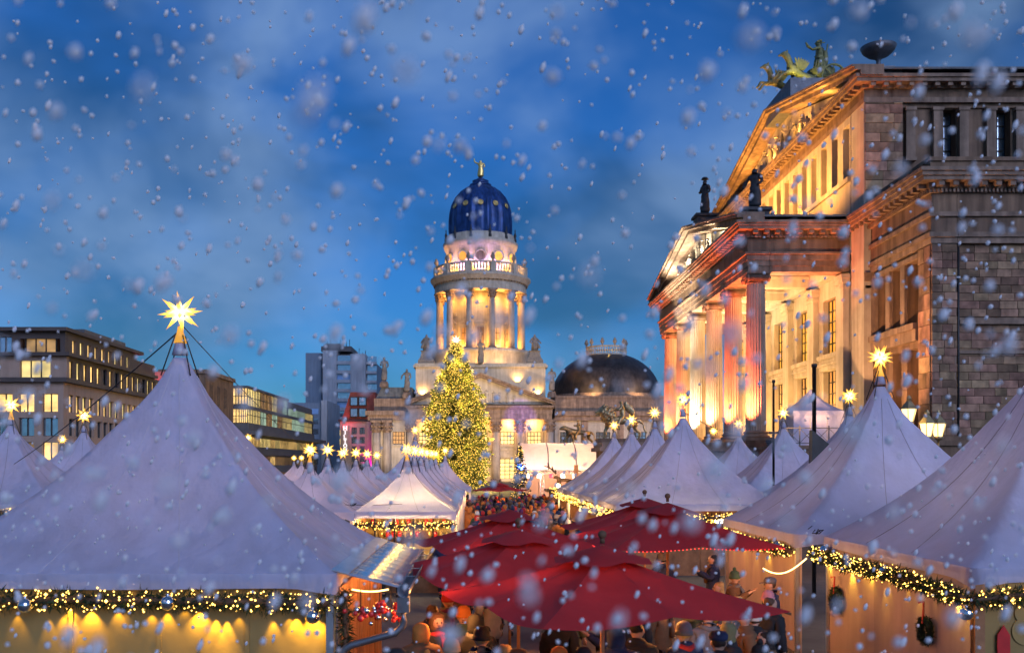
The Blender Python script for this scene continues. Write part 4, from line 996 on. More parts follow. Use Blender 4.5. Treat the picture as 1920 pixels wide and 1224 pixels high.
# ------------------------------------------------------------------ houses on the left
def win(parent, me, pme, pm, p, rz, name='window', fm='dark_frame'):
    w = obj(name, me, fm, parent, at=p, rot=(0,0,rz)); s_ = obj('pane', pme, pm, w, at=p); s_.location = (0,0,0); return w
def mkwin(w, h, nx, nz, t=.05):
    b = MB()
    for i in range(nx+1):
        u = -w/2+w*i/nx; b.box(u-t, u+t, -.10, .05, 0, h)
    for j in range(nz+1):
        z = h*j/nz; b.box(-w/2, w/2, -.097, .047, z-t, z+t)
    return b.mesh('window'), MB().box(-w/2+.01, w/2-.01, .02, .06, 0, h).mesh('pane')
rw = random.Random(21)
ob = thing('office_building', 'beige corner office block with lit windows and a dark set back attic', 'building', (-46, 105, 0))
OX = -40.4; OY = 95.0
W5 = mkwin(1.5, 2.0, 2, 1); W6 = mkwin(3.0, 2.15, 3, 1); W7 = mkwin(1.2, 1.9, 1, 1)
def office_front():
    # front facing the camera
    hs = []; rows = [12.15-2.65*i for i in range(5)]
    fx = [-47.0, -45.1, -43.2, -41.6]; fx = [-52.6, -50.6] + [-48.1, -46.1, -44.0, -41.7]
    for z in rows:
        for x in fx: hs.append((x-.75, x+.75, z-2.0, z))
    b = holes_wall(MB(), 'x', -62, OX, 0, 13.4, OY, OY+.8, hs); obj('front_wall', b, 'beige_facade', ob)
    for ri, z in enumerate(rows):
        for x in fx:
            pm = 'pane_warm' if ri == 0 else ('pane_dim' if rw.random() < .75 else 'pane_warm') if ri in (2, 3) else 'glass_sky' if ri == 1 else 'pane_dim'
            win(ob, *W5, pm, (x, OY+.35, z-2.0), 0)
    hs = []
    ys = []
    for gi in range(6):
        for j in range(4): ys.append(96.9 + gi*7.2 + j*1.65)
    for z in rows:
        for y in ys: hs.append((y-.62, y+.62, z-1.95, z))
    b = holes_wall(MB(), 'y', OY+.82, 141, 0, 13.4, OX-.8, OX, hs); obj('side_wall', b, 'beige_facade', ob)
    for ri, z in enumerate(rows):
        for y in ys:
            r_ = rw.random(); pm = {0: 'pane_warm' if r_ < .7 else 'pane_yellow', 1: 'glass_sky', 2: 'pane_warm' if r_ < .55 else 'pane_dim', 3: 'pane_dim', 4: 'pane_dim'}[ri]
            win(ob, *W7, pm, (OX-.35, y, z-1.95), R(90))
office_front()
obj('ledge', MB().box(-62, OX+.5, OY-.5, OY+.6, 13.403, 13.9).box(OX-.6, OX+.5, OY+.62, 128, 13.403, 13.9), 'dark_attic', ob)
# attic floor one, set back with a roof terrace corner
hs = [(-51.5,-50.2,13.95,15.9),(-48.8,-47.3,13.95,15.9),(-45.2,-42.2,13.95,15.9)]
obj('attic_wall', holes_wall(MB(), 'x', -62, OX-.2, 13.9, 16.4, OY+1.2, OY+1.8, hs), 'beige_facade', ob)
for x, w_ in ((-50.85, W5), (-48.05, W5)): win(ob, *w_, 'pane_yellow', (x, OY+1.5, 13.92), 0)
win(ob, *W6, 'pane_yellow', (-43.7, OY+1.5, 13.92), 0)
ays = [97.6 + 1.75*i for i in range(16)]
obj('attic_wall', holes_wall(MB(), 'y', OY+1.82, 128, 13.9, 16.4, OX-.9, OX-.3, [(y-.55, y+.55, 14.1, 16.0) for y in ays]), 'dark_attic', ob)
for y in ays: win(ob, *W7, rw.choice(('pane_yellow','pane_warm','pane_warm','glass_sky')), (OX-.6, y, 14.1), R(90))
obj('ledge', MB().box(-62, OX+.3, OY+.6, OY+1.9, 16.403, 16.8).box(OX-1.0, OX+.3, OY+1.92, 122, 16.403, 16.8), 'dark_attic', ob)
ays = [99 + 1.9*i for i in range(9)]
obj('attic_wall', holes_wall(MB(), 'x', -62, OX-.5, 16.8, 19.2, OY+1.6, OY+2.2, [(-50.2,-48.6,16.9,18.6),(-47.6,-46.2,16.9,18.6),(-45.4,-41.4,16.9,18.4)]), 'dark_attic', ob)
for x in (-49.4, -46.9): win(ob, *W5, 'glass_sky', (x, OY+1.9, 16.85), 0)
win(ob, *W6, 'pane_dim', (-43.4, OY+1.9, 16.6), 0)
obj('attic_wall', holes_wall(MB(), 'y', OY+2.22, 117, 16.8, 19.2, OX-1.2, OX-.6, [(y-.5, y+.5, 16.95, 18.5) for y in ays]), 'dark_attic', ob)
for y in ays: win(ob, *W7, 'pane_warm' if rw.random() < .75 else 'pane_yellow', (OX-.9, y, 16.8), R(90))
obj('roof', MB().box(-62, OX-.1, OY+.9, 118, 19.2, 19.6), 'dark_attic', ob)
obj('rooftop_unit', MB().box(-50, -42, 104, 116, 19.6, 20.6), 'lead_roof', ob)
obj('rooftop_unit', MB().box(-48, -42.5, 118.5, 128, 16.8, 18.9), 'dark_attic', ob)
lamp('POINT', (OX-2.2, 128.5, 14.6), (1.0,.02,.06), 900, .3, ob, name='red_party_light')
obj('roof_lamp', MB().lathe([(.25,0),(.3,.15),(.12,.5),(.02,.9)], 12, (OX-1.7, 128.6, 14.2)), 'red_lamp', ob)
obj('terrace_back', MB().box(OX-6, OX-.3, 129.5, 141, 13.9, 18.2), 'beige_facade', ob)
w9 = win(ob, *W7, 'pane_yellow', (OX-.28, 133.0, 15.0), R(90))
ob2 = thing('stone_house', 'narrow brown stone house just beyond the white tent peak', 'building', (-43, 150, 0))
obj('wall', holes_wall(MB(), 'y', 142, 158, 0, 17.0, OX-6, OX+.6, []), 'sandstone', ob2); obj('cornice', MB().box(OX-6.2, OX+.9, 141.7, 158.3, 17.003, 17.6), 'stone_trim', ob2)
W8 = mkwin(1.3, 3.0, 2, 2)
for y in (145, 149, 153): 
    for z in (12.6, 8.0): win(ob2, *W8, 'glass_sky', (OX+.55, y, z), R(90))
for x in (-44.0, -41.8): win(ob2, *W8, 'pane_dim', (x, 141.95, 12.6), 0)
ob.scale = (1, 1, .885)
# glass office
gb = thing('glass_building', 'low modern office with a glowing gridded glass upper storey', 'building', (-42, 195, 0))
GX = -40.0; GY = 169.0
obj('core', MB().box(-52, GX-.5, GY+.5, 236, 0, 17.0), 'concrete_dark', gb)
def strip_face(z0, z1, pms, cell, axis, u0, u1, w):
    u = u0
    while u < u1-.1:
        v = min(u+cell, u1)
        b = MB(); pb = MB(); L_ = v-u
        for i in range(5): b.box(-L_/2+L_*i/4-.06, -L_/2+L_*i/4+.06, -.12, .05, 0, z1-z0)
        nz = max(1, int((z1-z0)/1.1))
        for j in range(nz+1): b.box(-L_/2, L_/2, -.117, .047, (z1-z0)*j/nz-.05, (z1-z0)*j/nz+.05)
        pb.box(-L_/2, L_/2, .02, .05, 0, z1-z0)
        pm = rw.choice(pms)
        if axis == 'x': win(gb, b.mesh('window'), pb.mesh('pane'), pm, ((u+v)/2, w, z0), 0, fm='steel_dark')
        else: win(gb, b.mesh('window'), pb.mesh('pane'), pm, (w, (u+v)/2, z0), R(90), fm='steel_dark')
        u = v
strip_face(14.2, 17.0, ['pane_warm','pane_yellow'], 2.4, 'x', -47, GX-.2, GY+.3)
strip_face(11.0, 13.4, ['pane_warm','pane_warm'], 2.2, 'x', -46, GX-.2, GY+.3)
strip_face(14.0, 17.0, ['pane_yellow','pane_cool','pane_cool','pane_dim'], 5, 'y', GY+.5, 205, GX-.3)
strip_face(11.0, 13.9, ['pane_cool','pane_dim','pane_yellow','pane_cool'], 5, 'y', GY+.5, 236, GX-.3)
strip_face(14.0, 15.6, ['pane_yellow','pane_dim','pane_cool'], 5, 'y', 205.5, 236, GX-.3)
obj('slab', MB().box(-52, GX, GY, 236, 13.42, 13.9).box(-52, GX+.1, GY-.1, 236, 9.6, 10.9).box(-52, GX, GY, 205, 17.003, 17.4), 'concrete_dark', gb)
obj('bridge_beam', MB().box(-53, GX+2, GY-2, 242, 8.9, 9.597), 'concrete_dark', gb)
for z, ps in ((6.9, ['pane_yellow','pane_warm','pane_warm']), (3.6, ['pane_yellow','pane_dim','pane_warm','pane_dim']), (.6, ['pane_dim','pane_yellow','pane_dim'])):
    strip_face(z, z+1.7, ps, 2.6, 'x', -51, GX-.1, GY+.2); strip_face(z, z+1.7, ps, 4.5, 'y', GY+.5, 240, GX-.2)
    obj('slab', MB().box(-52, GX+.1, GY-.1, 240, z-1.4, z-.02), 'concrete_dark', gb)
# slab tower
tb = thing('high_rise', 'tall blue grey slab tower with balcony columns far behind', 'building', (-48, 300, 0))
def PXd(px, d): return (px-900)*d/1836
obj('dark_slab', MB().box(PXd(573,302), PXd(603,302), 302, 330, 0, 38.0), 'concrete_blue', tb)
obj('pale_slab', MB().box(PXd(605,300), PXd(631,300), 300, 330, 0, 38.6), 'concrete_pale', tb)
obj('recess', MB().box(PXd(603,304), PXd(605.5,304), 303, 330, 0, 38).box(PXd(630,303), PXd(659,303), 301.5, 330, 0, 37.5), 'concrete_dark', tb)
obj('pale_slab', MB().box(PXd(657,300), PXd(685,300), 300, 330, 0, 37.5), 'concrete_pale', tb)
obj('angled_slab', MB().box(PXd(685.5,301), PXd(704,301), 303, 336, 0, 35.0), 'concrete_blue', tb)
obj('roof_plant', MB().box(PXd(604,305), PXd(660,305), 303, 320, 38.6, 40.2).box(PXd(612,305), PXd(640,305), 303, 320, 40.2, 41.0), 'concrete_dark', tb)
BALC = MB().box(-2.25,2.25,-.6,.2,0,1.0).mesh('balcony'); BALC2 = MB().box(-1.6,1.6,-1.1,.2,0,.8).mesh('balcony')
for i in range(12):
    z = 3.0+2.85*i; obj('balcony', BALC, 'concrete_pale', tb, at=(PXd(644,300), 300.9, z)); 
    obj('balcony_window', MB().box(-2.2,2.2,0,.05,0,1.75), 'pane_yellow' if i in (2, 3) else 'glass_sky' if i % 3 else 'pane_blue', tb, at=(PXd(644,300), 301.4, z+1.05))
    obj('balcony', BALC2, 'concrete_pale', tb, at=(PXd(696,301), 302.2, z)); obj('balcony_window', MB().box(-1.5,1.5,0,.05,0,1.8), 'glass_sky', tb, at=(PXd(696,301), 302.95, z+.9))
for i in range(14): obj('roof_mast', MB().box(-.08,.08,-.08,.08,0,1.0+.7*(i % 3)), 'steel_dark', tb, at=(PXd(606+6*i,304), 306, 40.2 if i < 9 else 37.5))
# mid concrete block
cb2 = thing('concrete_block', 'low grey concrete block with window bands in front of the slab tower', 'building', (-55, 260, 0))
obj('wall', MB().box(PXd(541,262), PXd(602,262), 262, 285, 0, 20.2), 'concrete_blue', cb2); obj('pale_end', MB().box(PXd(602.3,261), PXd(613,261), 261, 285, 0, 20.8), 'concrete_pale', cb2)
for i in range(6): obj('window_band', MB().box(PXd(556,262), PXd(597,262), 261.9, 262.05, 17.2-2.7*i, 18.6-2.7*i), 'glass_sky' if i else 'pane_blue', cb2)
# hotel
ht = thing('hotel', 'hotel with red mansard roof, pink lit edge and a vertical white sign', 'hotel', (-32, 240, 0))
HY = 242.0; px = lambda v: PXd(v, HY)
holes = [(px(659), px(669), z, z+1.7) for z in (2, 4.3, 6.6, 8.9, 11.2)] + [(px(674), px(684), z, z+1.7) for z in (2, 4.3, 6.6, 8.9, 11.2)]
obj('wall', holes_wall(MB(), 'x', px(638), px(686), 0, 14.3, HY, HY+1, holes).box(px(638), px(706), HY+1.2, HY+20, 0, 14.3), 'panel_pink', ht)
for a_, b_ in ((659,669),(674,684)):
    for z in (2, 4.3, 6.6, 8.9, 11.2):
        w_ = px(b_)-px(a_); bb = MB().box(-w_/2-.1,-w_/2+.05,-.1,.05,0,1.7).box(w_/2-.05,w_/2+.1,-.1,.05,0,1.7).box(-.05,.05,-.1,.05,0,1.7)
        win(ht, bb.mesh('window'), MB().box(-w_/2,w_/2,.06,.1,0,1.7).mesh('pane'), 'glass_sky', (px((a_+b_)/2), HY+.5, z), 0)
obj('edge_pier', MB().box(px(687), px(699), HY-.6, HY+1, 0, 14.3), 'panel_pink', ht)
obj('eaves', MB().box(px(638)-.4, px(706), HY-.7, HY+1, 14.303, 14.8), 'dark_frame', ht)
obj('mansard_roof', MB().extrude([(px(641),14.8),(px(706),14.8),(px(703),21.6),(px(657),21.6)], 'y', HY+.2, HY+20), 'roof_red', ht)
for v in (664, 680):
    for z in (15.4, 18.2): w_ = obj('dormer', MB().box(px(v)-1.0, px(v)+1.0, HY-.3, HY+1.5, z, z+2.2), 'dark_frame', ht); obj('pane', MB().box(px(v)-.75, px(v)+.75, HY-.34, HY-.305, z+.2, z+2.0), 'glass_sky', w_)
lamp('SPOT', (px(693), HY-3.2, .6), (1.0,.01,.55), 5200, .3, ht, (px(693), HY-.4, 9), 70, .7, 'pink_light')
lamp('SPOT', (px(650), HY-3, 13.4), (1.0,.05,.1), 500, .2, ht, (px(650), HY, 14.4), 120, .7, 'red_light')
sg = obj('sign_board', MB().box(px(643.5), px(653.5), HY-1.2, HY-.9, 6.4, 13.4), 'panel_pink', ht)
def letter(c):
    b = MB(); w, h, t, y0, y1 = .36, .84, .13, -.14, 0
    def bx(x0, x1, z0, z1): b.box(x0, x1, y0, y1, z0, z1)
    ser = lambda x, z: b.box(x-.14, x+.14, y0+.01, y1, z, z+.08)
    if c in 'HN': bx(-w, -w+t, 0, h); bx(w-t, w, 0, h); [ser(x, z) for x in (-w+t/2, w-t/2) for z in (-.01, h-.07)]
    if c == 'H': bx(-w+t, w-t, h*.45, h*.45+.1)
    if c == 'N': b.extrude([(-w,h),(-w+t*1.5,h),(w,0),(w-t*1.5,0)], 'y', y0+.005, y1)
    if c == 'I': bx(-t/2, t/2, 0, h); ser(0,-.01); ser(0,h-.07)
    if c == 'L': bx(-w+.08, -w+.08+t, 0, h); bx(-w+.08+t, w-.05, 0, .1); ser(-w+.14, h-.07)
    if c == 'T': bx(-t/2, t/2, 0, h-.1); bx(-w, w, h-.1, h); ser(0,-.01)
    if c == 'O':
        n = 20; b.tube([(.32*math.cos(2*PI*i/n), -.07, h/2+.40*math.sin(2*PI*i/n)) for i in range(n+1)], .075, 6)
    return b.mesh('letter')
for i, c_ in enumerate('HILTON'): obj('letter', letter(c_), 'sign_white', sg, at=(px(648.5), HY-1.2, 12.2-1.08*i), scale=(1.15,1,1.1))
# ------------------------------------------------------------------ market tents
def canopy_surface(W, rise, u, s, side):
    """point on a pagoda roof: u 1 at the eave .. 0 at the tip, s -1..1 along the side"""
    h = W/2; v = .60*(1-u) + .40*(1-u)**3
    k = min(1, max(0, u/.30)); k = k*k*(3-2*k)
    sq = Vector((h*u*s, -h*u)); a = s*PI/4; ci = Vector((math.sin(a), -math.cos(a)))*h*u*1.05
    p = ci.lerp(sq, k); sag = 1 - .05*(1-s*s)*4*u*(1-u); p *= sag
    q = Matrix.Rotation(side*PI/2, 2) @ p
    fold = .016*math.sin(s*11+u*6+side*2)*4*u*(1-u)*s*s + .010*math.sin(s*23-u*9+side)*max(0, u-.55)*2*abs(s)
    return Vector((q.x, q.y, rise*v + fold*W/6))
def canopy_mesh(W, rise, nr=30, ns=26):
    b = MB(); us = [1-(i/nr)**.85*.965 for i in range(nr+1)]; vs = []; fs = []; m = 4*ns
    for u in us:
        for side in range(4):
            for j in range(ns): vs.append(canopy_surface(W, rise, u, -1+2*j/ns, side))
    for i in range(nr):
        for j in range(m): fs.append((i*m+j, i*m+(j+1) % m, (i+1)*m+(j+1) % m, (i+1)*m+j))
    b.add(vs, fs, True); k = len(vs)-m; b.f.append(tuple(range(k, k+m))); b.s.append(False); return b.mesh('canopy')
def seam_mesh(W, rise, s, r):
    pts = []
    for i in range(15):
        u = .985-.90*i/14; p = canopy_surface(W, rise, u, s, 0); p2 = canopy_surface(W, rise, u-.02, s, 0)
        t = (p2-p).normalized(); nrm = Vector((0,-t.z,t.y)); nrm = nrm if nrm.z > 0 else -nrm
        pts.append(p + nrm*.004)
    return MB().tube(pts, r, 4).mesh('seam')
def valance_mesh(W, h=.24):
    b = MB(); hh = W/2; n = 24; vs = []; fs = []
    for side in range(4):
        for j in range(n):
            s = -1+2*j/n; t = abs(s); low = h*(.72 + .42*math.exp(-((1-t)/.12)**2) + .12*(1-t))
            q = Matrix.Rotation(side*PI/2, 2) @ Vector((hh*s, -hh-.012))
            vs += [(q.x, q.y, .015), (q.x*1.004, q.y*1.004, -low*.5), (q.x*1.002, q.y*1.002, -low)]
    m = 4*n
    for i in range(m):
        k = (i+1) % m; fs += [(3*i, 3*k, 3*k+1, 3*i+1), (3*i+1, 3*k+1, 3*k+2, 3*i+2)]
    b.add(vs, fs, True); return b.mesh('valance', False)
def make_tent_meshes(W, rise, seam_r):
    d = {'canopy': canopy_mesh(W, rise), 'valance': valance_mesh(W), 'seam1': seam_mesh(W, rise, .30, seam_r), 'seam2': seam_mesh(W, rise, -.34, seam_r)}
    d['post'] = MB().box(-.05,.05,-.05,.05,-2.5,.0).mesh('post')
    d['rail'] = MB().box(-W/2+.05, W/2-.05, -.03, .03, -.10, -.02).mesh('eave_rail')
    cap = MB().lathe([(.135,-.13),(.10,.0),(.07,.10),(.045,.15)], 12)
    d['cap'] = cap.mesh('mast_cap')
    w = MB()
    for i in range(4):
        a = PI/4+i*PI/2; w.rod((.10*math.cos(a), .10*math.sin(a), .14), (.36*math.cos(a), .36*math.sin(a), -.55), .012, .012, 4)
    d['stay'] = MB().rod((.09,0,.16),(.34,0,-.52),.012,.012,4).mesh('tip_stay')
    return d
BIG = make_tent_meshes(6.0, 3.6, .005); SMALL = make_tent_meshes(3.2, 1.52, .005)
def tent(label, x, y, tip=6.1, kind='big', eave=2.5, rz=0, glow=60, group='white pagoda tents of the market', glowcol=(1.0,.50,.24), material=None, seam='seam_grey'):
    D = BIG if kind == 'big' else SMALL; W = 6.0 if kind == 'big' else 3.2; rise = 3.6 if kind == 'big' else 1.52
    t = thing('market_tent', label, 'tent', (x, y, 0), rz, group); zs = (tip-eave)/rise
    mt = material or ('tent_white' if kind == 'big' else 'tent_small')
    cn = obj('canopy', D['canopy'], mt, t, at=(0,0,eave), scale=(1,1,zs), local=True); WL[cn.name] = Vector((0,0,0))
    obj('valance', D['valance'], mt, t, at=(0,0,eave), local=True)
    for side in range(4):
        for k in ('seam1','seam2'):
            s_ = obj('seam', D[k], seam, cn); s_.location = (0,0,0); s_.rotation_euler = (0,0,side*PI/2)
        q = Matrix.Rotation(side*PI/2, 2) @ Vector((W/2-.07, -W/2+.07)); obj('post', D['post'], 'alu', t, at=(q.x, q.y, eave), local=True)
        q = Matrix.Rotation(side*PI/2, 2) @ Vector((0, -W/2+.07)); obj('eave_rail', D['rail'], 'alu', t, at=(q.x, q.y, eave), rot=(0,0,side*PI/2), local=True)
        obj('tip_stay', D['stay'], 'cable_black', t, at=(0,0,tip), rot=(0,0,PI/4+side*PI/2), local=True)
    obj('mast_cap', D['cap'], mt, t, at=(0,0,tip-.03), local=True)
    if glow: 
        l = lamp('POINT', (x, y, eave-.25), glowcol, glow, .25, None, name='stall_light'); l.parent = t; l.location = (0,0,eave-.25)
    return t
def star_meshes():
    dirs = [Vector((a,b_,c_)).normalized() for a in (-1,0,1) for b_ in (-1,0,1) for c_ in (-1,0,1) if (a,b_,c_) != (0,0,0)]
    out = []
    for d in dirs:
        big = sum(1 for q in d if abs(q) > .01) < 3
        L_ = 1.0 if big else .82; w = .125 if big else .10; n = 4 if big else 3
        q = d.to_track_quat('Z', 'Y'); vs = [q @ Vector((w*math.cos(2*PI*i/n), w*math.sin(2*PI*i/n), .26)) for i in range(n)] + [d*L_]
        out.append((vs, [(i, (i+1) % n, n) for i in range(n)]))
    return out
SPK = star_meshes()
STAR_ALL = MB().ball((0,0,0), .30, 10, 7)
for vs, fs in SPK: STAR_ALL.add(vs, fs)
STAR_ALL = STAR_ALL.mesh('star_body'); STAR_CORE = MB().ball((0,0,0), .30, 14, 9).mesh('star_core')
SPKM = [MB().add(vs, fs).mesh('star_point') for vs, fs in SPK]
STEM = MB().rod((0,0,-1.9),(0,0,-.25),.06,.06,6).mesh('star_stem'); STEM_CONE = MB().lathe([(.30,-1.35),(.16,-.9),(.10,-.6)], 8).mesh('star_collar')
rs = random.Random(9)
def star(label, x, y, z, r=.34, fine=False, power=14):
    t = thing('star_lantern', label, 'star lantern', (x, y, z), group='yellow star lanterns on the tent tips')
    e_ = (R(rs.uniform(12,32)), R(rs.uniform(-26,26)), R(rs.uniform(0,90)))
    if fine:
        c_ = obj('star_core', STAR_CORE, 'star_glow', t, scale=r, rot=e_, local=True)
        for m_ in SPKM: obj('star_point', m_, 'star_glow', t, scale=r, rot=e_, local=True)
    else: obj('star_body', STAR_ALL, 'star_glow', t, scale=r, rot=e_, local=True)
    obj('star_stem', STEM, 'steel_grey', t, scale=r, local=True)
    if fine: obj('star_collar', STEM_CONE, 'pane_amber', t, scale=r, local=True)  # collar glows amber by itself, in place of the star's tint on the tip
    if power: lamp('POINT', (x, y, z), (1.0,.62,.14), power, r*.5, t, name='star_light')
    return t
def tent_star(lt, ls, x, y, tip, kind='big', r=.34, fine=False, sp=14, **kw):
    t = tent(lt, x, y, tip, kind, **kw); star(ls, x, y, tip+r*1.45, r, fine, sp); return t
# nearest row
T1 = tent_star('huge white pagoda tent at the near left, one eave parallel to the picture', 'largest star lantern, on the huge near tent at the left', -4.96, 16.2, 5.95, r=.37, fine=True, glow=80, sp=25, seam='seam_pale')
R1 = tent('near white pagoda tent cut off by the right picture edge', 10.0, 16.9, 6.3, glow=170, glowcol=(1.0,.72,.62))
R2 = tent_star('white pagoda tent in front of the street lantern at the right', 'sharp eight pointed star lantern in front of the hall wing', 9.6, 23.5, 6.05, r=.34, fine=True, glow=140, glowcol=(1.0,.72,.62))
R3 = tent_star('broad blue tinged pagoda tent in front of the portico columns', 'star lantern on the broad tent in front of the portico columns', 7.85, 37.9, 5.95, r=.36, glow=110)
R4 = tent_star('white tent directly behind the broad blue tinged one', 'star lantern directly right of the bronze lion', 7.85, 44.0, 5.75, r=.36, glow=110)
R5 = tent_star('white tent below the bronze lion, third in the row of four', 'star lantern in front of the lion\'s belly', 7.75, 50.1, 5.70, r=.36, glow=110)
R6 = tent_star('white tent at the far end of the row of four near the stage', 'star lantern in front of the lion\'s forelegs', 7.7, 56.2, 5.65, r=.36, glow=110)
Q1 = tent_star('white tent half hidden behind the tall tent by the stove pipe', 'star lantern between the stove pipe and the tall right tent', 12.9, 34.2, 5.85, r=.34)
Q2 = tent_star('white tent with a warm lit edge just left of the stove pipe', 'star lantern below the white party tent, beside its thin pole', 13.7, 44.2, 5.75, r=.36, glow=80)
Q3 = tent_star('small looking white tent under the red lit columns', 'star lantern in front of the nearest red column foot', 14.4, 54.5, 5.65, r=.36)
Q4 = tent_star('white tent tip peeking between the broad tent and the columns', 'small star lantern just beyond the broad tent\'s peak', 15.2, 64.5, 5.6, r=.36) if False else None
star('small star lantern low in front of the portico column bases', 13.35, 56.0, 5.85, .32)
# small tents of the left rows
SM = []
names_j = ['front tent with peach lit cloth above the glowing stall, left of the alley', 'second peach white tent of the row left of the alley', 'third small tent of the row left of the alley', 'fourth small tent of the row left of the alley', 'fifth small tent of the row left of the alley', 'farthest small tent of the row left of the alley']
names_e = ['front small white tent right behind the huge tent\'s slope', 'second small tent of the row behind the huge tent', 'third small tent of the row behind the huge tent', 'fourth small tent of the row behind the huge tent', 'fifth small tent of the row behind the huge tent', 'farthest small tent of the row behind the huge tent']
ord6 = ['first', 'second', 'third', 'fourth', 'fifth', 'last']
for i in range(6):
    y = 31.7+3.55*i*(1+.03*i)
    tent_star(names_j[i], f'star lantern on the {ord6[i]} tent of the row left of the alley', -2.36, y, 4.05+rs.uniform(-.03,.05), 'small', r=.28, glow=34, sp=8, fine=(i == 0), group='small tents in rows left of the alley')
    tent_star(names_e[i], f'star lantern on the {ord6[i]} tent of the row behind the huge tent', -5.45, y-.3, 4.02+rs.uniform(-.03,.05), 'small', r=.29, glow=34, sp=8, fine=(i == 0), group='small tents in rows left of the alley')
tent_star('tall pale tent peak rising behind the peach lit tents, left of the tree', 'star lantern on the tall peak left of the Christmas tree', -4.9, 74.0, 5.9, r=.42, glow=80)
tent_star('far white tent with a long right slope beside the Christmas tree foot', 'pale star lantern at the foot of the Christmas tree', -2.15, 60.5, 4.35, 'small', r=.30, glow=70, group='small tents in rows left of the alley')
tent_star('tiny far tent at the left end of the small tents', 'tiny star lantern at the left end of the small tents', -13.2, 69.5, 4.0, 'small', r=.26, group='small tents in rows left of the alley')
tent_star('tiny far tent second from the left end of the small tents', 'tiny star lantern second from the left end of the small tents', -12.3, 67.5, 4.0, 'small', r=.26, group='small tents in rows left of the alley')
tent_star('pale tent tip just above the huge tent\'s right slope', 'small star lantern above the huge tent\'s right slope', -14.2, 60, 5.1, r=.32)
tent_star('white tent at the left picture edge in front of the office block', 'star lantern at the left picture edge', -18.2, 38.0, 5.65, r=.42, fine=True)
tent_star('white tent tip against the corner of the office block', 'star lantern in front of the corner of the office block', -18.2, 45.0, 5.6, r=.40)
tent_star('smallest tent between the two tents in front of the office block', 'small star lantern between the two at the office block', -25.6, 60.0, 4.95, r=.36)
tent_star('far white tent beside the stage roof', 'star lantern over the stage edge', 7.8, 62.3, 5.4, r=.30, glow=110) if False else None
# party tent on the terrace
pt = thing('party_tent', 'white party tent with straight sides on the terrace by the hall', 'tent', (18.65, 55.3, 4.95))
obj('canopy', canopy_mesh(2.75, 1.35, 14, 6), 'tent_white', pt, at=(0,0,1.95), local=True); obj('valance', MB().box(-1.4,1.4,-1.4,-1.38,1.68,1.95).box(-1.4,1.4,1.38,1.4,1.68,1.95).box(-1.4,-1.38,-1.375,1.375,1.68,1.95).box(1.38,1.4,-1.375,1.375,1.68,1.95), 'tent_white', pt, local=True)
for x in (-.93, 0, .93): obj('wall_panel', MB().box(-.45,.45,-1.36,-1.34,0,1.69), 'tent_white', pt, at=(x,0,0), local=True)
obj('wall_panel', MB().box(-1.36,-1.34,-1.33,1.33,0,1.69), 'tent_white', pt, local=True)
# ------------------------------------------------------------------ garlands
rg = random.Random(14)
def garland(label, pts, rad=.15, dens=420, bulbs=38, baubles=(), droop=0., group='lit fir garlands under the eaves', tuft=.10, bs=.011):
    pts = [Vector(p) for p in pts]; t = thing('fir_garland', label, 'garland', pts[0], group=group)
    segs = []; tot = 0
    for a_, b_ in zip(pts, pts[1:]): segs.append((a_, b_, (b_-a_).length)); tot += segs[-1][2]
    def at(l):
        for a_, b_, n_ in segs:
            if l <= n_: return a_.lerp(b_, l/n_)
            l -= n_
        return pts[-1]
    g_ = MB()
    for i in range(int(dens*tot)):
        c_ = at(rg.random()*tot); wob = rad*(.8+.25*math.sin(c_.x*7+c_.y*5))
        d = Vector((rg.gauss(0,1), rg.gauss(0,1), rg.gauss(0,1))).normalized(); c_ = c_ + d*wob*rg.random()**.6
        d2 = (d + Vector((rg.uniform(-.6,.6), rg.uniform(-.6,.6), rg.uniform(-.8,.3)))).normalized()*tuft*rg.uniform(.6,1.3)
        q = d2.cross(Vector((rg.random(), rg.random(), rg.random()))).normalized()*tuft*.12
        g_.add([c_-q, c_+q, c_+d2], [(0,1,2)])
    core = MB().tube([at(tot*i/40) for i in range(41)], rad*.35, 6)
    obj('greenery', g_.mesh('greenery', False), 'needle', t, kind='stuff'); obj('garland_core', core, 'wood_dark', t)
    bb = MB()
    for i in range(int(bulbs*tot)):
        c_ = at(rg.random()*tot); d = Vector((rg.gauss(0,1), rg.gauss(0,1), rg.gauss(0,1))).normalized(); c_ = c_ + d*rad*rg.uniform(.75,1.12)
        s = bs*rg.uniform(.7,1.5)*(1.8 if rg.random() < .08 else 1); bb.add([c_+Vector(v)*s for v in ((1,0,0),(-1,0,0),(0,1,0),(0,-1,0),(0,0,1),(0,0,-1))], [(0,2,4),(2,1,4),(1,3,4),(3,0,4),(2,0,5),(1,2,5),(3,1,5),(0,3,5)])
    obj('bulbs', bb.mesh('bulbs', False), 'bulb', t, kind='stuff')
    for f_, dz in baubles:
        c_ = at(f_*tot); obj('bauble', BAUB, 'chrome', t, at=c_+Vector((0,0,dz)) + Vector((0,-.13,0)))
    return t, at, tot
BAUB = MB().ball((0,0,0), .10, 20, 14).lathe([(.028,.095),(.028,.125)], 8).mesh('bauble')
def wall_glow(at, tot, n, off, col, power, parent, jitter=.1):
    for i in range(n):
        c_ = at(tot*min(.98, max(.02, (i+.5)/n + rg.gauss(0,.05)))); q_ = c_+Vector(off)*1.15+Vector((0,0,rg.uniform(-.03,.05))); lamp('SPOT', q_, col, power*rg.choice((.12,.3,.5,.9,1.4,2.2)), .01, parent, q_+Vector((off[0]*.22, off[1]*.22, -.5)), rg.uniform(36,110), .8, name='garland_light')
YEL = (1.0, .60, .05)
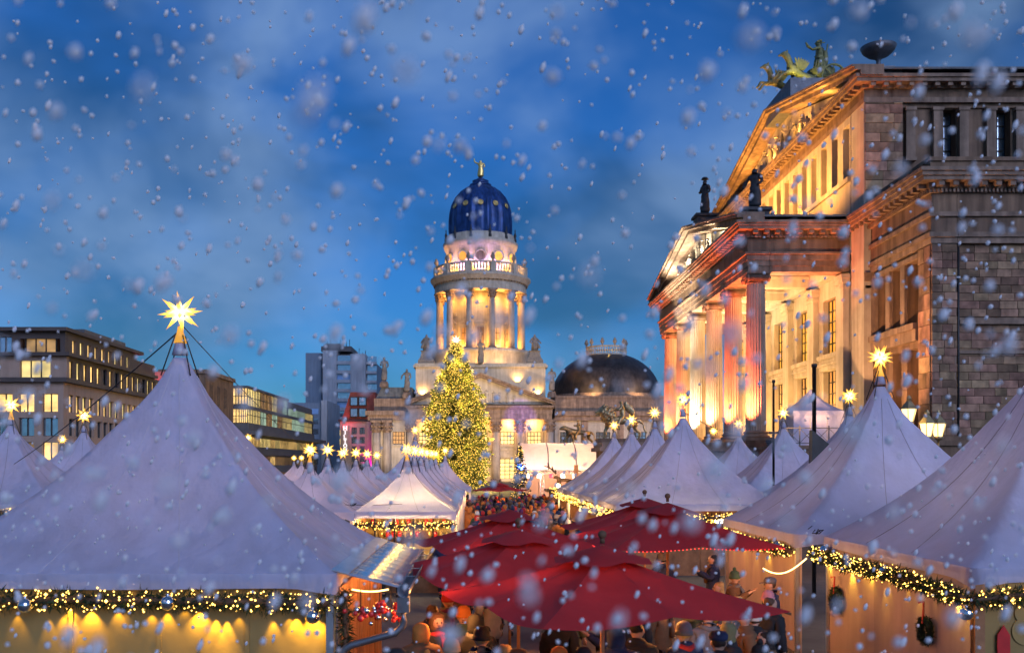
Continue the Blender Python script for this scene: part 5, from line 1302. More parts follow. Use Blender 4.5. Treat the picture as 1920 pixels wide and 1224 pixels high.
# huge tent front: panel wall and garland
fw = 13.36
for i in range(5): obj('wall_panel', MB().box(-.597,.597,-.02,.02,0,2.36), 'panel_beige', T1, at=(-7.37+1.2*i, fw, 0))
for i in range(4): obj('panel_batten', MB().box(-.03,.03,-.012,.012,0,2.34), 'panel_beige', T1, at=(-6.77+1.2*i, fw-.033, 0))
g1, at1, tt1 = garland('long lit fir garland along the front of the huge near tent', [(-7.95, fw-.2, 2.13), (-5.6, fw-.2, 2.17), (-3.6, fw-.2, 2.15), (-2.02, fw-.2, 2.12)], .155, 620, 62, ((.64,-.01),(.965,-.16),(.32,-.05),(.13,-.02)))
wall_glow(at1, tt1, 30, (0,.10,-.13), YEL, 38.0, g1)
# planks of the stall side beside the huge tent
PLK = MB().box(-.015,.015,-.068,.068,0,2.3).mesh('plank')
for i in range(39): obj('plank', PLK, 'wood_plank', T1, at=(-1.93 + rg.uniform(-.004,.004), 13.5+.146*i, 0))
gv, _, _ = garland('dark fir garland hanging down the corner post of the huge tent', [(-1.86, 13.42, 2.25), (-1.84, 13.45, 1.6), (-1.86, 13.42, 1.0)], .14, 500, 3, (), tuft=.11, group='fir garlands on posts')
lt = thing('lean_to_roof', 'shiny translucent lean to roof with gutter beside the huge tent', 'canopy', (-1.5, 16.2, 2.2))
lm = MB(); vs = []; fs = []; n = 30
for j in range(2):
    for i in range(n+1): vs.append((-2.02 if j == 0 else -1.10, 13.35+5.8*i/n, (2.53 if j == 0 else 2.30)+.012*math.sin(i*2.1)*j))
fs = [(i, i+1, n+2+i, n+1+i) for i in range(n)]; lm.add(vs, fs, True)
rs_ = obj('roof_sheet', lm.mesh('roof_sheet', False), 'clear_roof', lt); so = rs_.modifiers.new('thick', 'SOLIDIFY'); so.thickness = .012
obj('flashing', MB().add([(-2.03,13.33,2.56),(-1.80,13.33,2.50),(-1.80,19.2,2.50),(-2.03,19.2,2.56),(-2.03,13.33,2.545),(-1.80,13.33,2.485),(-1.80,19.2,2.485),(-2.03,19.2,2.545)], [(0,1,2,3),(7,6,5,4),(0,4,5,1),(1,5,6,2),(2,6,7,3),(3,7,4,0)]), 'alu', lt)
gt = MB(); vs = []; fs = []; prof = [(-.075,.05),(-.07,-.02),(-.04,-.06),(.0,-.075),(.04,-.06),(.07,-.02),(.075,.06)]
for y in (13.15, 19.3):
    for a_, b_ in prof: vs.append((-1.03+a_, y, 2.27+b_))
m = len(prof); fs = [(i, i+1, m+i+1, m+i) for i in range(m-1)]; gt.add(vs, fs, True)
o = obj('gutter', gt.mesh('gutter', False), 'steel_grey', lt); so = o.modifiers.new('thick', 'SOLIDIFY'); so.thickness = .008
for i in range(6): obj('gutter_strap', MB().box(-1.11,-.95,-.02,.02,2.315,2.325), 'steel_grey', lt, at=(0,13.5+1.1*i,0)) 
obj('gutter_outlet', MB().box(-1.11,-.95,13.12,13.30,2.0,2.2), 'steel_grey', lt)
obj('downpipe', MB().tube([(-1.03,13.21,2.02),(-1.03,13.21,1.88),(-1.05,13.21,1.80),(-1.13,13.2,1.72),(-1.72,13.18,1.56),(-1.80,13.18,1.52),(-1.86,13.18,1.45),(-1.88,13.18,1.35),(-1.88,13.18,.0)], .05, 12), 'steel_grey', lt)
for i in range(5): lamp('POINT', (-1.55, 13.9+1.15*i, 2.12), (1.0,.30,.06), 14, .05, lt, name='stall_lamp')
obj('light_chain', MB().tube([(-1.75+.5*i/20, 13.38, 2.28-.03*math.sin(i/20*PI)) for i in range(21)], .012, 5), 'led_warm', lt)
rbk = random.Random(2)
for k, (cx, cyy, cz) in enumerate(((-1.62,13.3,1.98),(-1.38,13.45,2.0),(-1.25,13.75,1.95))):
    bc = thing('bauble_cluster', ['hanging bunch of red baubles nearest the fir corner', 'middle hanging bunch of red baubles under the lean to', 'rearmost hanging bunch of red baubles under the lean to'][k], 'baubles', (cx, cyy, cz), group='red bauble bunches')
    bm_ = MB().ball((0,0,0), .05, 10, 7).mesh('bauble')
    for i in range(12): obj('bauble', bm_, 'bauble_red' if i % 3 else 'chrome', bc, at=(rbk.gauss(0,.06), rbk.gauss(0,.05), rbk.uniform(-.16,.1)), scale=rbk.uniform(.6,1.0), local=True)
    obj('cord', MB().rod((0,0,0),(0,0,2.29-cz),.006,.006,4), 'cable_black', bc, local=True)
# right near tent: pale panels, wreaths, garland along side and front
for i in range(5): obj('wall_panel', MB().box(-.02,.02,-.598,.598,0,2.35), 'panel_pink', R1, at=(7.08, 14.55+1.2*i, 0))
for i in range(4): obj('wall_panel', MB().box(-.7,.7,-.02,.02,0,2.35), 'panel_beige', R1, at=(7.85+1.42*i, 13.94, 0))
obj('corner_post', MB().box(7.02,7.16,13.88,14.02,0,2.4), 'wood_plank', R1)
tf = MB()
for x in (7.75, 8.65):
    obj('cut_out_board', MB().rod((x, 13.90, 1.62), (x, 13.925, 1.62), .20, .20, 20).rod((x, 13.898, 1.88), (x, 13.922, 1.88), .16, .16, 20), 'panel_beige', R1)

obj('red_pointer', MB().extrude([(-.09,0),(.09,0),(.09,.62),(0,.76),(-.09,.62)], 'y', 0, .02), 'paint_red', R1, at=(7.42, 13.87, .95))
g2, at2, tt2 = garland('lit fir garland along the side of the tent cut by the right edge', [(6.88, 20.3, 2.16), (6.85, 18.3, 2.12), (6.84, 16.2, 2.15), (6.86, 13.85, 2.08)], .155, 560, 66, ((.10,.12),(.32,-.02),(.56,.02),(.985,-.2)))
wall_glow(at2, tt2, 20, (.13,0,-.12), YEL, 9, g2)
g2b, at2b, tt2b = garland('lit fir garland across the front of the tent cut by the right edge', [(6.92, 13.78, 2.08), (8.0, 13.8, 2.16), (10, 13.8, 2.12)], .15, 560, 60, ())
wall_glow(at2b, tt2b, 8, (0,.12,-.12), YEL, 20, g2b)
for i in range(5): obj('wall_panel', MB().box(-.02,.02,-.598,.598,0,2.3), 'panel_pink', R2, at=(6.72, 21.1+1.2*i, 0))
g3, at3, tt3 = garland('lit fir garland along the side of the tent by the stove pipe', [(6.48, 26.3, 2.16), (6.45, 23.4, 2.1), (6.5, 20.6, 2.16)], .15, 380, 50, ((.2,-.05),(.6,-.05),(.85,.05)))
wall_glow(at3, tt3, 9, (.13,0,-.12), YEL, 9, g3)
lamp('POINT', (5.9, 19.6, 1.7), (1.0,.42,.10), 36, .1, R2, name='stall_lamp')
def wreath(label, x, y, z, s=1.0):
    t = thing('fir_wreath', label, 'wreath', (x, y, z), group='fir wreaths on the pale stall wall'); b = MB()
    for i in range(900):
        a = rg.random()*2*PI; a2 = rg.random()*2*PI; rr = .06*rg.random()**.4
        c_ = Vector((rr*math.sin(a2)*.8, (.155+rr*math.cos(a2))*math.cos(a), (.155+rr*math.cos(a2))*math.sin(a)))*s
        d = Vector((rg.gauss(-.6,.8), rg.gauss(0,1), rg.gauss(0,1))).normalized()*.06*s; q = d.cross(Vector((rg.random(),1,rg.random()))).normalized()*.008
        b.add([c_-q, c_+q, c_+d], [(0,1,2)])
    obj('needles', b.mesh('needles', False), 'needle', t, local=True, kind='stuff')
    obj('ring', MB().tube([(0, .155*s*math.cos(2*PI*i/24), .155*s*math.sin(2*PI*i/24)) for i in range(25)], .045*s, 8), 'needle', t, local=True)
    rb_ = MB(); rb_.add([(-.03,-.03,.14),(-.03,.03,.14),(-.02,.02,.46),(-.02,-.02,.46)], [(0,1,2,3)]).add([(-.06,-.05,.12),(-.06,-.01,.12),(-.03,.02,.46),(-.03,-.02,.46)], [(0,1,2,3)])
    rb_.add([(-.035,-.02,.46),(-.035,.02,.46),(-.07,.09,.41),(-.07,.11,.44)], [(0,1,3,2)])
    o = obj('ribbon', rb_.mesh('ribbon', False), 'ribbon_red', t, local=True); so = o.modifiers.new('thick', 'SOLIDIFY'); so.thickness = .006
wreath('fir wreath on a red ribbon, the one nearer the umbrellas', 6.98, 19.2, 1.33, 1.25); wreath('fir wreath on a red ribbon, low at the bottom picture edge', 6.98, 15.35, 1.38, 1.1)
# broad tent row right of the alley: garlands, wooden stall fronts
g4, at4, tt4 = garland('lit fir garland across the front of the broad blue tinged tent', [(5.0, 34.78, 2.12), (7.8, 34.78, 2.05), (10.7, 34.78, 2.12)], .17, 240, 60, (), bs=.016, tuft=.13)
g5, at5, tt5 = garland('lit fir garland along the alley side of the tent row on the right', [(4.75, 34.9, 2.15), (4.72, 41, 2.1), (4.7, 47, 2.12), (4.62, 59, 2.1)], .17, 150, 42, (), bs=.018, tuft=.14)
for i in range(20): obj('plank', MB().box(-.02,.02,-.147,.147,0,1.0) if i % 7 not in (3,4,5) else MB().box(-.02,.02,-.147,.147,0,.9), 'wood_plank', R3, at=(4.95, 35.2+.3*i, 0))
for t_, y0 in ((R3, 35.0), (R4, 41.1), (R5, 47.2), (R6, 53.3)):
    obj('wall_panel', MB().box(-2.9,2.9,-.02,.02,0,2.3), 'wood_plank', t_, at=(7.8, y0+5.8, 0)); obj('counter', MB().box(4.85,5.3,y0+.3,y0+5.6,.95,1.02), 'wood_dark', t_)
    obj('hanging_lamp', MB().lathe([(.02,.25),(.05,.2),(.16,.08),(.17,.0),(.0,-.06)], 12, (5.4, y0+2.8, 1.95)), 'white_lamp', t_); lamp('POINT', (5.3, y0+2.8, 1.8), (1.0,.60,.22), 120, .1, t_, name='stall_lamp')
for x in (5.6, 7.1, 8.6, 10.1): obj('wall_panel', MB().box(-.74,.74,-.02,.02,0,1.35), 'wood_plank', R3, at=(x, 34.95, 0))
for i, x in enumerate((6.4, 8.6)):
    obj('hanging_lamp', MB().lathe([(.02,.25),(.05,.2),(.16,.08),(.17,.0),(.0,-.06)], 12, (x, 35.2, 1.88)), 'white_lamp', R3); lamp('POINT', (x, 35.1, 1.7), (1.0,.62,.25), 60, .1, R3, name='stall_lamp')
# glowing stall under the front peach tent
st = thing('market_stall', 'glowing glass fronted stall under the front peach lit tent', 'stall', (-2.36, 31.7, 0))
obj('counter', MB().box(-3.85,-.85,30.25,30.5,0,1.15), 'wood_plank', st); obj('back_wall', MB().box(-3.85,-.85,33.1,33.15,0,2.4), 'panel_beige', st); obj('side_wall', MB().box(-3.87,-3.83,30.5,33.1,0,2.4), 'wood_plank', st)
for x in (-3.85,-3.25,-2.65,-2.05,-1.45,-.85): obj('mullion', MB().box(x-.025,x+.025,30.27,30.32,1.15,2.3), 'dark_frame', st)
for z in (1.5, 1.9): obj('shelf', MB().box(-3.7,-1.0,32.7,33.05,z,z+.03), 'wood_dark', st)
for i in range(26): obj('jar', MB().lathe([(.05,0),(.07,.03),(.07,.16),(.04,.2)], 8), rg.choice(('bauble_red','gold_leaf','panel_beige','bronze')), st, at=(-3.6+.1*i, 32.85, 1.53 if i % 2 else 1.93))
obj('lamp_tube', MB().rod((-3.6,31.0,2.33),(-1.1,31.0,2.33),.035,.035,8), 'white_lamp', st)
for x in (-3.3,-2.4,-1.5): lamp('POINT', (x, 31.2, 2.2), (1.0,.66,.24), 90, .1, st, name='stall_lamp')
lamp('POINT', (-.6, 30.3, 1.6), (1.0,.66,.24), 40, .1, st, name='stall_lamp')
obj('round_sign', MB().rod((-1.75,30.2,1.75),(-1.75,30.23,1.75),.17,.17,20), 'wood_plank', st)
g6, _, _ = garland('lit fir garland across the front of the glowing stall', [(-3.95, 29.98, 2.12), (-2.4, 29.98, 2.06), (-.75, 29.98, 2.13)], .12, 420, 70, (), bs=.014, tuft=.1)
g7, _, _ = garland('lit fir garland at the left picture edge under the far tent', [(-21.1, 34.9, 2.3), (-18, 34.9, 2.25), (-15.3, 34.9, 2.3)], .16, 150, 40, (), bs=.016, tuft=.12)
for i, (x, y, p_) in enumerate(((-.9,36,60),(-.9,41,60),(-.8,46,60),(-.7,52,60),(3.9,38,40),(3.8,50,50),(2.0,64,120))):
    lamp('POINT', (x, y, 2.3), (1.0,.45,.14), p_*1.6, .15, st, name='alley_lamp')
for i, (x, y, p_) in enumerate(((-5.4,29.4,60),(-8.3,33,60),(-8.3,40,60),(-4.0,26,40))): lamp('POINT', (x, y, 1.9), (1.0,.42,.14), p_, .15, st, name='alley_lamp')
# ------------------------------------------------------------------ red umbrellas
def umbrella(label, x, y, a, rz, zt, drop, mt='umbrella_red', led=False, cap=True):
    t = thing('market_umbrella', label, 'umbrella', (x, y, 0), 0, 'large red market umbrellas')
    rim = []
    for k in range(8):
        an = rz + k*PI/4; r_ = a*math.sqrt(2) if k % 2 == 0 else a*1.0; rim.append(Vector((r_*math.cos(an), r_*math.sin(an), zt-drop - (.0 if k % 2 == 0 else -.03))))
    top = Vector((0,0,zt))
    for k in range(8):
        A_, B_ = rim[k], rim[(k+1) % 8]; b = MB(); n = 8; idx = {}; vs = []; fs = []
        for i in range(n+1):
            u = i/n
            for j in range(i+1):
                v = j/max(1, i); p = top.lerp(A_.lerp(B_, v), u); p.z -= .045*math.sin(PI*u)*(1) + .085*u*math.sin(PI*v)*.8; idx[(i,j)] = len(vs); vs.append(p)
        for i in range(n):
            for j in range(i+1):
                fs.append((idx[(i,j)], idx[(i+1,j)], idx[(i+1,j+1)]))
                if j < i: fs.append((idx[(i,j)], idx[(i+1,j+1)], idx[(i,j+1)]))
        b.add(vs, fs, True); obj('canopy_panel', b.mesh('canopy_panel', True), mt, t, local=True)
        obj('rib', MB().tube([top.lerp(A_, q/6) + Vector((0,0,-.03-.05*math.sin(PI*q/6))) for q in range(7)], .013, 5), 'wood_dark', t, local=True)
    if cap:
        b = MB(); n = 16; vs = [(0,0,zt+.085)]; fs = []
        for ri, (rr, dz) in enumerate(((.17,.025),(.36,-.045),(.54,-.115))):
            for i in range(n):
                an = 2*PI*i/n+rz; q = rr*(1.0 + (.18*abs(math.cos(2*(an-rz)))**2)); vs.append((q*math.cos(an), q*math.sin(an), zt+dz+.028*math.sin(an*5+1)*(ri/2)))
        for i in range(n):
            fs.append((0, 1+i, 1+(i+1) % n))
            for ri in range(2): fs.append((1+ri*n+i, 1+(ri+1)*n+i, 1+(ri+1)*n+(i+1) % n, 1+ri*n+(i+1) % n))
        b.add(vs, fs, True); obj('vent_cap', b.mesh('vent_cap'), mt, t, local=True)
    obj('pole', MB().rod((0,0,0),(0,0,zt+.08),.028,.028,10), 'wood_plank', t, local=True)
    obj('finial', MB().ball((0,0,zt+.21), .055, 12, 8).rod((0,0,zt+.1),(0,0,zt+.17),.03,.03,8), 'wood_dark', t, local=True)
    if led:
        b = MB()
        for k in range(8):
            A_, B_ = rim[k], rim[(k+1) % 8]
            for i in range(22):
                p = A_.lerp(B_, (i+.5)/22) + Vector((0,0,-.03-.03*math.sin(PI*(i+.5)/22))); b.ball(p, .011, 5, 3)
        obj('light_chain', b.mesh('light_chain'), 'led_red', t, local=True, kind='stuff')
    obj('base_plate', MB().box(-.35,.35,-.35,.35,0,.08), 'steel_dark', t, local=True)
    return t
umbrella('biggest red umbrella in the front, its whole square canopy in view', 1.53, 12.25, 1.60, R(-113), 2.90, .62)
umbrella('red umbrella tucked behind the left shoulder of the biggest one', .62, 15.75, 1.66, R(-113), 2.86, .62)
umbrella('brownish red umbrella farthest left behind the front pair', .58, 19.1, 1.55, R(-118), 3.02, .62, 'umbrella_dark')
umbrella('dark red umbrella edged with a chain of red lights', 3.62, 18.9, 1.62, R(-125), 3.16, .66, 'umbrella_dark', True)
umbrella('dark red umbrella hidden behind the one with red lights', 3.85, 22.9, 1.62, R(-125), 3.12, .66, 'umbrella_dark')
umbrella('tiny far red umbrella at the end of the crowd', 1.25, 62, 1.3, R(-110), 2.7, .4)
for i, (x, y, z, p_) in enumerate(((-.4,13.4,2.0,28),(.9,12.6,2.05,10),(2.6,13.4,2.0,14),(3.4,16.2,2.0,26),(5.2,17.5,1.9,8),(.3,17.5,2.1,32),(2.1,20.5,2.0,50),(4.6,21.5,2.0,26),(4.9,25,2.0,40),(1.5,27,2.2,50))):
    lamp('POINT', (x, y, z), (1.0,.36,.08), p_*2.8, .08, st, name='added_umbrella_light')  # bare warm points added around the umbrellas
# ------------------------------------------------------------------ street lantern, poles, wires
ln = thing('street_lantern', 'ornate five armed street lantern with lit glass heads by the hall', 'street lamp', (12.35, 28.2, 0))
obj('lamp_post', MB().lathe([(.28,0),(.28,.3),(.16,.5),(.12,1.5),(.09,3.6),(.14,3.7),(.08,3.9),(.07,4.9),(.12,5.0),(.05,5.1)], 16), 'steel_dark', ln, local=True)
GL = MB().lathe([(.13,0),(.22,.36)], 6, cap=True, smooth=False).mesh('lamp_glass'); CAPL = MB().lathe([(.25,.36),(.22,.40),(.10,.56),(.06,.60),(.08,.66),(.02,.76)], 6, smooth=False).mesh('lamp_roof')
FRM = MB()
for i in range(6):
    a = 2*PI*i/6; FRM.rod((.132*math.cos(a), .132*math.sin(a), 0), (.222*math.cos(a), .222*math.sin(a), .36), .012, .012, 4)
FRM.lathe([(.05,-.12),(.14,-.06),(.14,0)], 10); FRM = FRM.mesh('lamp_frame')
def head(p):
    h_ = obj('lamp_head', FRM, 'bronze', ln, at=p, local=True); WL[h_.name] = Vector(p)+Vector((12.35,28.2,0))
    obj('lamp_glass', GL, 'lamp_glass', h_, local=True); obj('lamp_roof', CAPL, 'bronze', h_, local=True)
    lamp('POINT', (12.35+p[0], 28.2+p[1], p[2]+.18), (1.0,.62,.22), 55, .12, ln, name='lantern_light')
head((0,0,5.2))
for dx, dy in ((.48,-.1),(.92,.15),(-.48,.1),(-.92,-.15)):
    head((dx, dy, 4.78)); obj('lamp_arm', MB().tube([(0,0,4.25),(dx*.5,dy*.5,4.18),(dx*.9,dy*.9,4.2),(dx,dy,4.34),(dx,dy,4.68)], .035, 7).tube([(dx*.4,dy*.4,4.2),(dx*.5,dy*.5,4.4),(dx*.75,dy*.75,4.42),(dx*.7,dy*.7,4.28)], .02, 5), 'bronze', ln, local=True)
sp = thing('stove_pipe', 'tall black stove pipe with a hooded foot above the tent edge', 'pipe', (10.1, 29.6, 0))
obj('pipe', MB().lathe([(.062,0),(.062,6.9),(.085,6.9),(.085,7.0)], 12), 'steel_dark', sp, local=True)
obj('hood', MB().add([(-.12,-.14,4.0),(.62,-.14,4.3),(.5,-.14,4.5),(-.1,-.14,5.0),(-.12,.14,4.0),(.62,.14,4.3),(.5,.14,4.5),(-.1,.14,5.0)], [(0,1,2,3),(7,6,5,4),(0,4,5,1),(1,5,6,2),(2,6,7,3),(3,7,4,0)]), 'steel_dark', sp, local=True)
sp2 = thing('flag_pole', 'thin dark pole left of the stove pipe', 'pole', (12.05, 40.2, 0))
obj('pole', MB().lathe([(.055,0),(.045,7.3),(.07,7.3),(.07,7.42)], 12), 'steel_dark', sp2, local=True); obj('bracket', MB().box(-.2,.2,-.05,.05,5.2,5.3), 'steel_dark', sp2, local=True)
def wire(label, p0, p1, sag, r=.011):
    p0 = Vector(p0); p1 = Vector(p1); t = obj('guy_wire', MB().tube([p0.lerp(p1, i/24) + Vector((0,0,-sag*4*(i/24)*(1-i/24))) for i in range(25)], r, 5), 'cable_black')
    tag(t, label, 'wire', 'wires between the tents')
wire('long wire from the huge tent\'s tip down to the left picture edge', (-4.96,16.2,6.2), (-18.1,37.8,3.9), .12, .013)
wire('thin wire from the huge tent\'s tip down to the small tents', (-4.9,16.2,6.25), (-5.4,31.2,4.3), .1, .008)
wire('wire draped over the slope of the tent by the stove pipe', (11.9,26.0,3.35), (6.9,20.6,2.62), -.34, .009)
wire('thin wire from the broad tent\'s tip towards the columns', (7.85,37.9,6.0), (14.3,54.3,5.6), .15, .012)
wire('wire between the two small tent rows', (-5.3,31,2.75), (-2.4,30.2,2.75), .05, .008)
for k, (x, y, z) in enumerate(((6.98,20.2,2.56),(-3.9,30.2,2.7))):
    o = obj('tie_rope', MB().tube([(x+.12*math.cos(q*1.3)*(.3+.1*q), y+.05*math.sin(q*2), z+.03+.05*math.sin(q*1.7)) for q in range(9)], .012, 5), 'cable_black'); tag(o, ['loop of black rope tied at the tent corner above the garland', 'loop of thin rope between the small tents'][k], 'rope', 'ropes on the tents')
o = obj('hose_light', MB().tube([(5.55+.95*i/20, 19.2+.3*i/20, 1.95-.28*math.sin(PI*(.2+.8*i/20))+.16) for i in range(21)], .014, 6), 'led_warm'); tag(o, 'glowing yellow light tube hanging beside the red umbrella', 'light tube')
# ------------------------------------------------------------------ Christmas tree
rt = random.Random(31)
def conifer(label, name, x, y, z0, h, rad, nb, ncl, leaf, nbulb, bs, mt, bulb='bulb_tree', power=60, nl=18, star_r=0):
    t = thing(name, label, 'tree', (x, y, 0))
    obj('trunk', MB().tube([(0,0,0),(0,0,h*.5),(0,0,h*.97)], [rad*.065, rad*.045, .03], 10), 'bark', t, local=True)
    cr = MB(); br = MB(); tips = []
    prof = lambda f: rad*(min(1, (1-f)*1.75)**.80 if f > .12 else .82+.18*f/.12)
    for i in range(nb):
        f = ((i+rt.random())/nb)**1.12; a = i*2.399963 + rt.uniform(-.3,.3); L_ = prof(f)*rt.uniform(.80,1.10); zb = z0 + (h-z0)*f
        d = Vector((math.cos(a), math.sin(a), .10 - .38*(1-f))); p0 = Vector((0,0,zb+.15*L_)); p1 = p0 + d*L_*.55; p2 = p0 + d*L_ + Vector((0,0,.10*L_))
        br.tube([p0, p1, p2], [.05*rad*.25, .03*rad*.25, .008], 4)
        for k in range(ncl):
            u = (k+rt.random())/ncl; 
            if u < .22 and rt.random() < .6: continue
            c_ = (p0.lerp(p1, u*2) if u < .5 else p1.lerp(p2, u*2-1)) + Vector((rt.gauss(0,.07*L_), rt.gauss(0,.07*L_), rt.gauss(-.04*L_,.06*L_)))
            for q in range(3):
                e_ = Vector((d.x+rt.gauss(0,.7), d.y+rt.gauss(0,.7), rt.gauss(-.15,.55))).normalized()*leaf*rt.uniform(.6,1.3); w = e_.cross(Vector((rt.gauss(0,1), rt.gauss(0,1), rt.gauss(0,1)))).normalized()*leaf*.24
                cr.add([c_-w*.5, c_+w*.5, c_+e_*.6+w, c_+e_, c_+e_*.6-w], [(0,1,2,3,4)])
            tips.append((c_, u))
    obj('branches', br.mesh('branches', False), 'bark', t, local=True, kind='stuff')
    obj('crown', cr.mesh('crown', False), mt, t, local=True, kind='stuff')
    bb = MB()
    outer = [c_ for c_, u in tips if u > .45]
    for i in range(nbulb):
        c_ = rt.choice(outer) + Vector((rt.gauss(0,leaf*.4), rt.gauss(0,leaf*.4), rt.gauss(0,leaf*.4))); s = bs*rt.uniform(.6,1.5)
        c_ = c_ + Vector((c_.x, c_.y, 0)).normalized()*leaf*.35
        bb.add([c_+Vector(v)*s for v in ((1,0,0),(-1,0,0),(0,1,0),(0,-1,0),(0,0,1),(0,0,-1))], [(0,2,4),(2,1,4),(1,3,4),(3,0,4),(2,0,5),(1,2,5),(3,1,5),(0,3,5)])
    obj('light_bulbs', bb.mesh('light_bulbs', False), bulb, t, local=True, kind='stuff')
    for i in range(nl):
        f = (i+.5)/nl; a = i*2.4; r_ = prof(f*.95)*1.12+leaf; lamp('POINT', (x+r_*math.cos(a), y+r_*math.sin(a)*1.0, z0+(h-z0)*f*.95), (1.0,.66,.14), power, .3, t, name='tree_light')
    if star_r:
        s_ = obj('tree_star', STAR_ALL, 'sign_white', t, at=(0,0,h+star_r*.8), scale=star_r, local=True)
    return t
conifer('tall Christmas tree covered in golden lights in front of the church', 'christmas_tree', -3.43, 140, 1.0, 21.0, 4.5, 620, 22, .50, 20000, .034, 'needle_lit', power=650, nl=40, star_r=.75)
conifer('narrow fir wound with white lights at the left end of the stage', 'lit_fir', 3.0, 72.8, .3, 5.2, .62, 90, 9, .16, 420, .017, 'needle', 'bulb', 6, 5)
# ------------------------------------------------------------------ stage
sg_ = thing('stage', 'open stage with a white vaulted canopy and warm lit backdrop', 'stage', (6, 78, 0))
cl = MB(); nx, na = 12, 10; vs = []; fs = []
for i in range(nx+1):
    for j in range(na+1):
        a = PI*j/na; vs.append((3.1+6.4*i/nx, 78.2-3.4*math.cos(a), 3.45+2.2*math.sin(a)**.8 - .07*math.sin(PI*((i*3/nx) % 1))*math.sin(a)))
for i in range(nx):
    for j in range(na): fs.append((i*(na+1)+j, (i+1)*(na+1)+j, (i+1)*(na+1)+j+1, i*(na+1)+j+1))
obj('canopy', cl.add(vs, fs, True).mesh('canopy', False), 'stage_cloth', sg_)
for i in range(4): obj('canopy_rib', MB().tube([(3.1+6.4*i/3, 78.2-3.42*math.cos(PI*j/12), 3.47+2.2*math.sin(PI*j/12)**.8) for j in range(13)], .045, 6), 'steel_grey', sg_)
def truss(p0, p1, w=.28, n=12):
    p0 = Vector(p0); p1 = Vector(p1); d = (p1-p0).normalized(); u = d.cross(Vector((0,1,0)) if abs(d.y) < .9 else Vector((1,0,0))).normalized()*w/2; v = d.cross(u).normalized()*w/2
    b = MB(); cs = [u+v, u-v, -u-v, -u+v]
    for c_ in cs: b.rod(p0+c_, p1+c_, .022, .022, 5)
    for i in range(n):
        a_, b_ = p0.lerp(p1, i/n), p0.lerp(p1, (i+1)/n)
        for k in range(4): b.rod(a_+cs[k], b_+cs[(k+1) % 4], .012, .012, 4)
    return b
obj('truss', truss((3.1,74.7,3.35),(9.4,74.7,3.35),.28,22), 'alu', sg_)
for x in (3.2, 4.75, 9.3): obj('truss_tower', truss((x,74.7,0),(x,74.7,3.2)), 'alu', sg_)
for i in range(4): obj('back_panel', MB().box(-.78,.78,-.03,.03,1.0,3.3), 'panel_pink', sg_, at=(4.0+1.6*i, 80.6, 0))
obj('platform', MB().box(3.2,9.4,75.2,81,0,1.0), 'wood_dark', sg_)
for i in range(7):
    x = 3.6+.9*i; obj('stage_lamp', MB().lathe([(.06,.2),(.14,.12),(.16,-.1),(.02,-.12)], 10, (x, 74.5, 3.0)), 'red_lamp' if i in (2,) else 'white_lamp', sg_)
    lamp('POINT', (x, 75.4, 2.9), (1.0,.55,.25), 130, .12, sg_, name='stage_light')
lamp('POINT', (5.0, 78.5, 4.6), (1.0,.50,.30), 420, .3, sg_, name='stage_light'); lamp('POINT', (7.5, 78.5, 4.6), (1.0,.50,.30), 420, .3, sg_, name='stage_light')
obj('blue_spotlight', MB().lathe([(.05,-.2),(.24,-.1),(.28,.22),(.0,.24)], 14, (3.05, 73.7, 3.7)), 'blue_spot', sg_); lamp('POINT', (3.05, 73.2, 3.7), (.05,.12,1.0), 160, .2, sg_, name='blue_light')
obj('loudspeaker', MB().box(3.2,3.55,73.8,74.2,2.7,3.4), 'steel_dark', sg_)
ki = thing('wooden_kiosk', 'small wooden kiosk carrying a reindeer figure in front of the stage', 'kiosk', (5.3, 62.8, 0))
for i in range(8): obj('plank', MB().box(-.115,.115,-.02,.02,0,2.2), 'wood_plank', ki, at=(4.45+.24*i, 61.6, 0))
obj('roof', MB().box(4.2,6.5,61.4,64.2,2.2,2.35), 'wood_dark', ki); obj('back_board', MB().box(5.95,6.2,61.8,62.0,2.35,3.9), 'wood_plank', ki)
rdr = thing('reindeer_figure', 'dark reindeer figure with spread antlers on the kiosk roof', 'figure', (5.35, 62.4, 2.35))
obj('body', PANTHER, 'wood_dark', rdr, scale=(.42,.42,.5), local=True)
for s in (-1, 1): obj('antler', ANTLER, 'wood_dark', rdr, at=(-.50, s*.08, .95), rot=(s*.5,0,R(180)), scale=.85, local=True)
lamp('POINT', (5.2, 61.0, 2.9), (1.0,.62,.25), 120, .1, ki, name='kiosk_light')
obj('kiosk_lamp', MB().ball((4.9,61.35,2.6), .13, 10, 7), 'white_lamp', ki)
garland('lit garland piled on the kiosk roof edge', [(4.3,61.2,2.3),(6.3,61.2,2.3)], .2, 150, 60, (), bs=.02, tuft=.16)
# ------------------------------------------------------------------ people
cloth = {}
def cl_mat(n, c): cloth[n] = n; mat('cloth_'+n, c, .85, .2, 6, .15, 40); 
for n_, c_ in {'black': (.018,.018,.020), 'navy': (.02,.03,.075), 'brown': (.13,.065,.03), 'grey': (.12,.12,.125), 'red': (.38,.03,.03), 'orange': (.50,.16,.03), 'green': (.05,.09,.05), 'beige': (.42,.32,.22), 'cream': (.6,.54,.45), 'purple': (.12,.03,.10), 'olive': (.14,.13,.06), 'pink': (.5,.2,.22)}.items(): cl_mat(n_, c_)
for n_, c_ in {'dark': (.02,.013,.010), 'brown': (.08,.04,.02), 'blond': (.42,.27,.10), 'grey': (.42,.41,.40)}.items(): mat('hair_'+n_, c_, .6, .3, 14, .4, 60)
MUG = MB().lathe([(.035,0),(.04,.01),(.042,.10),(.037,.10),(.034,.015)], 12).mesh('mug')
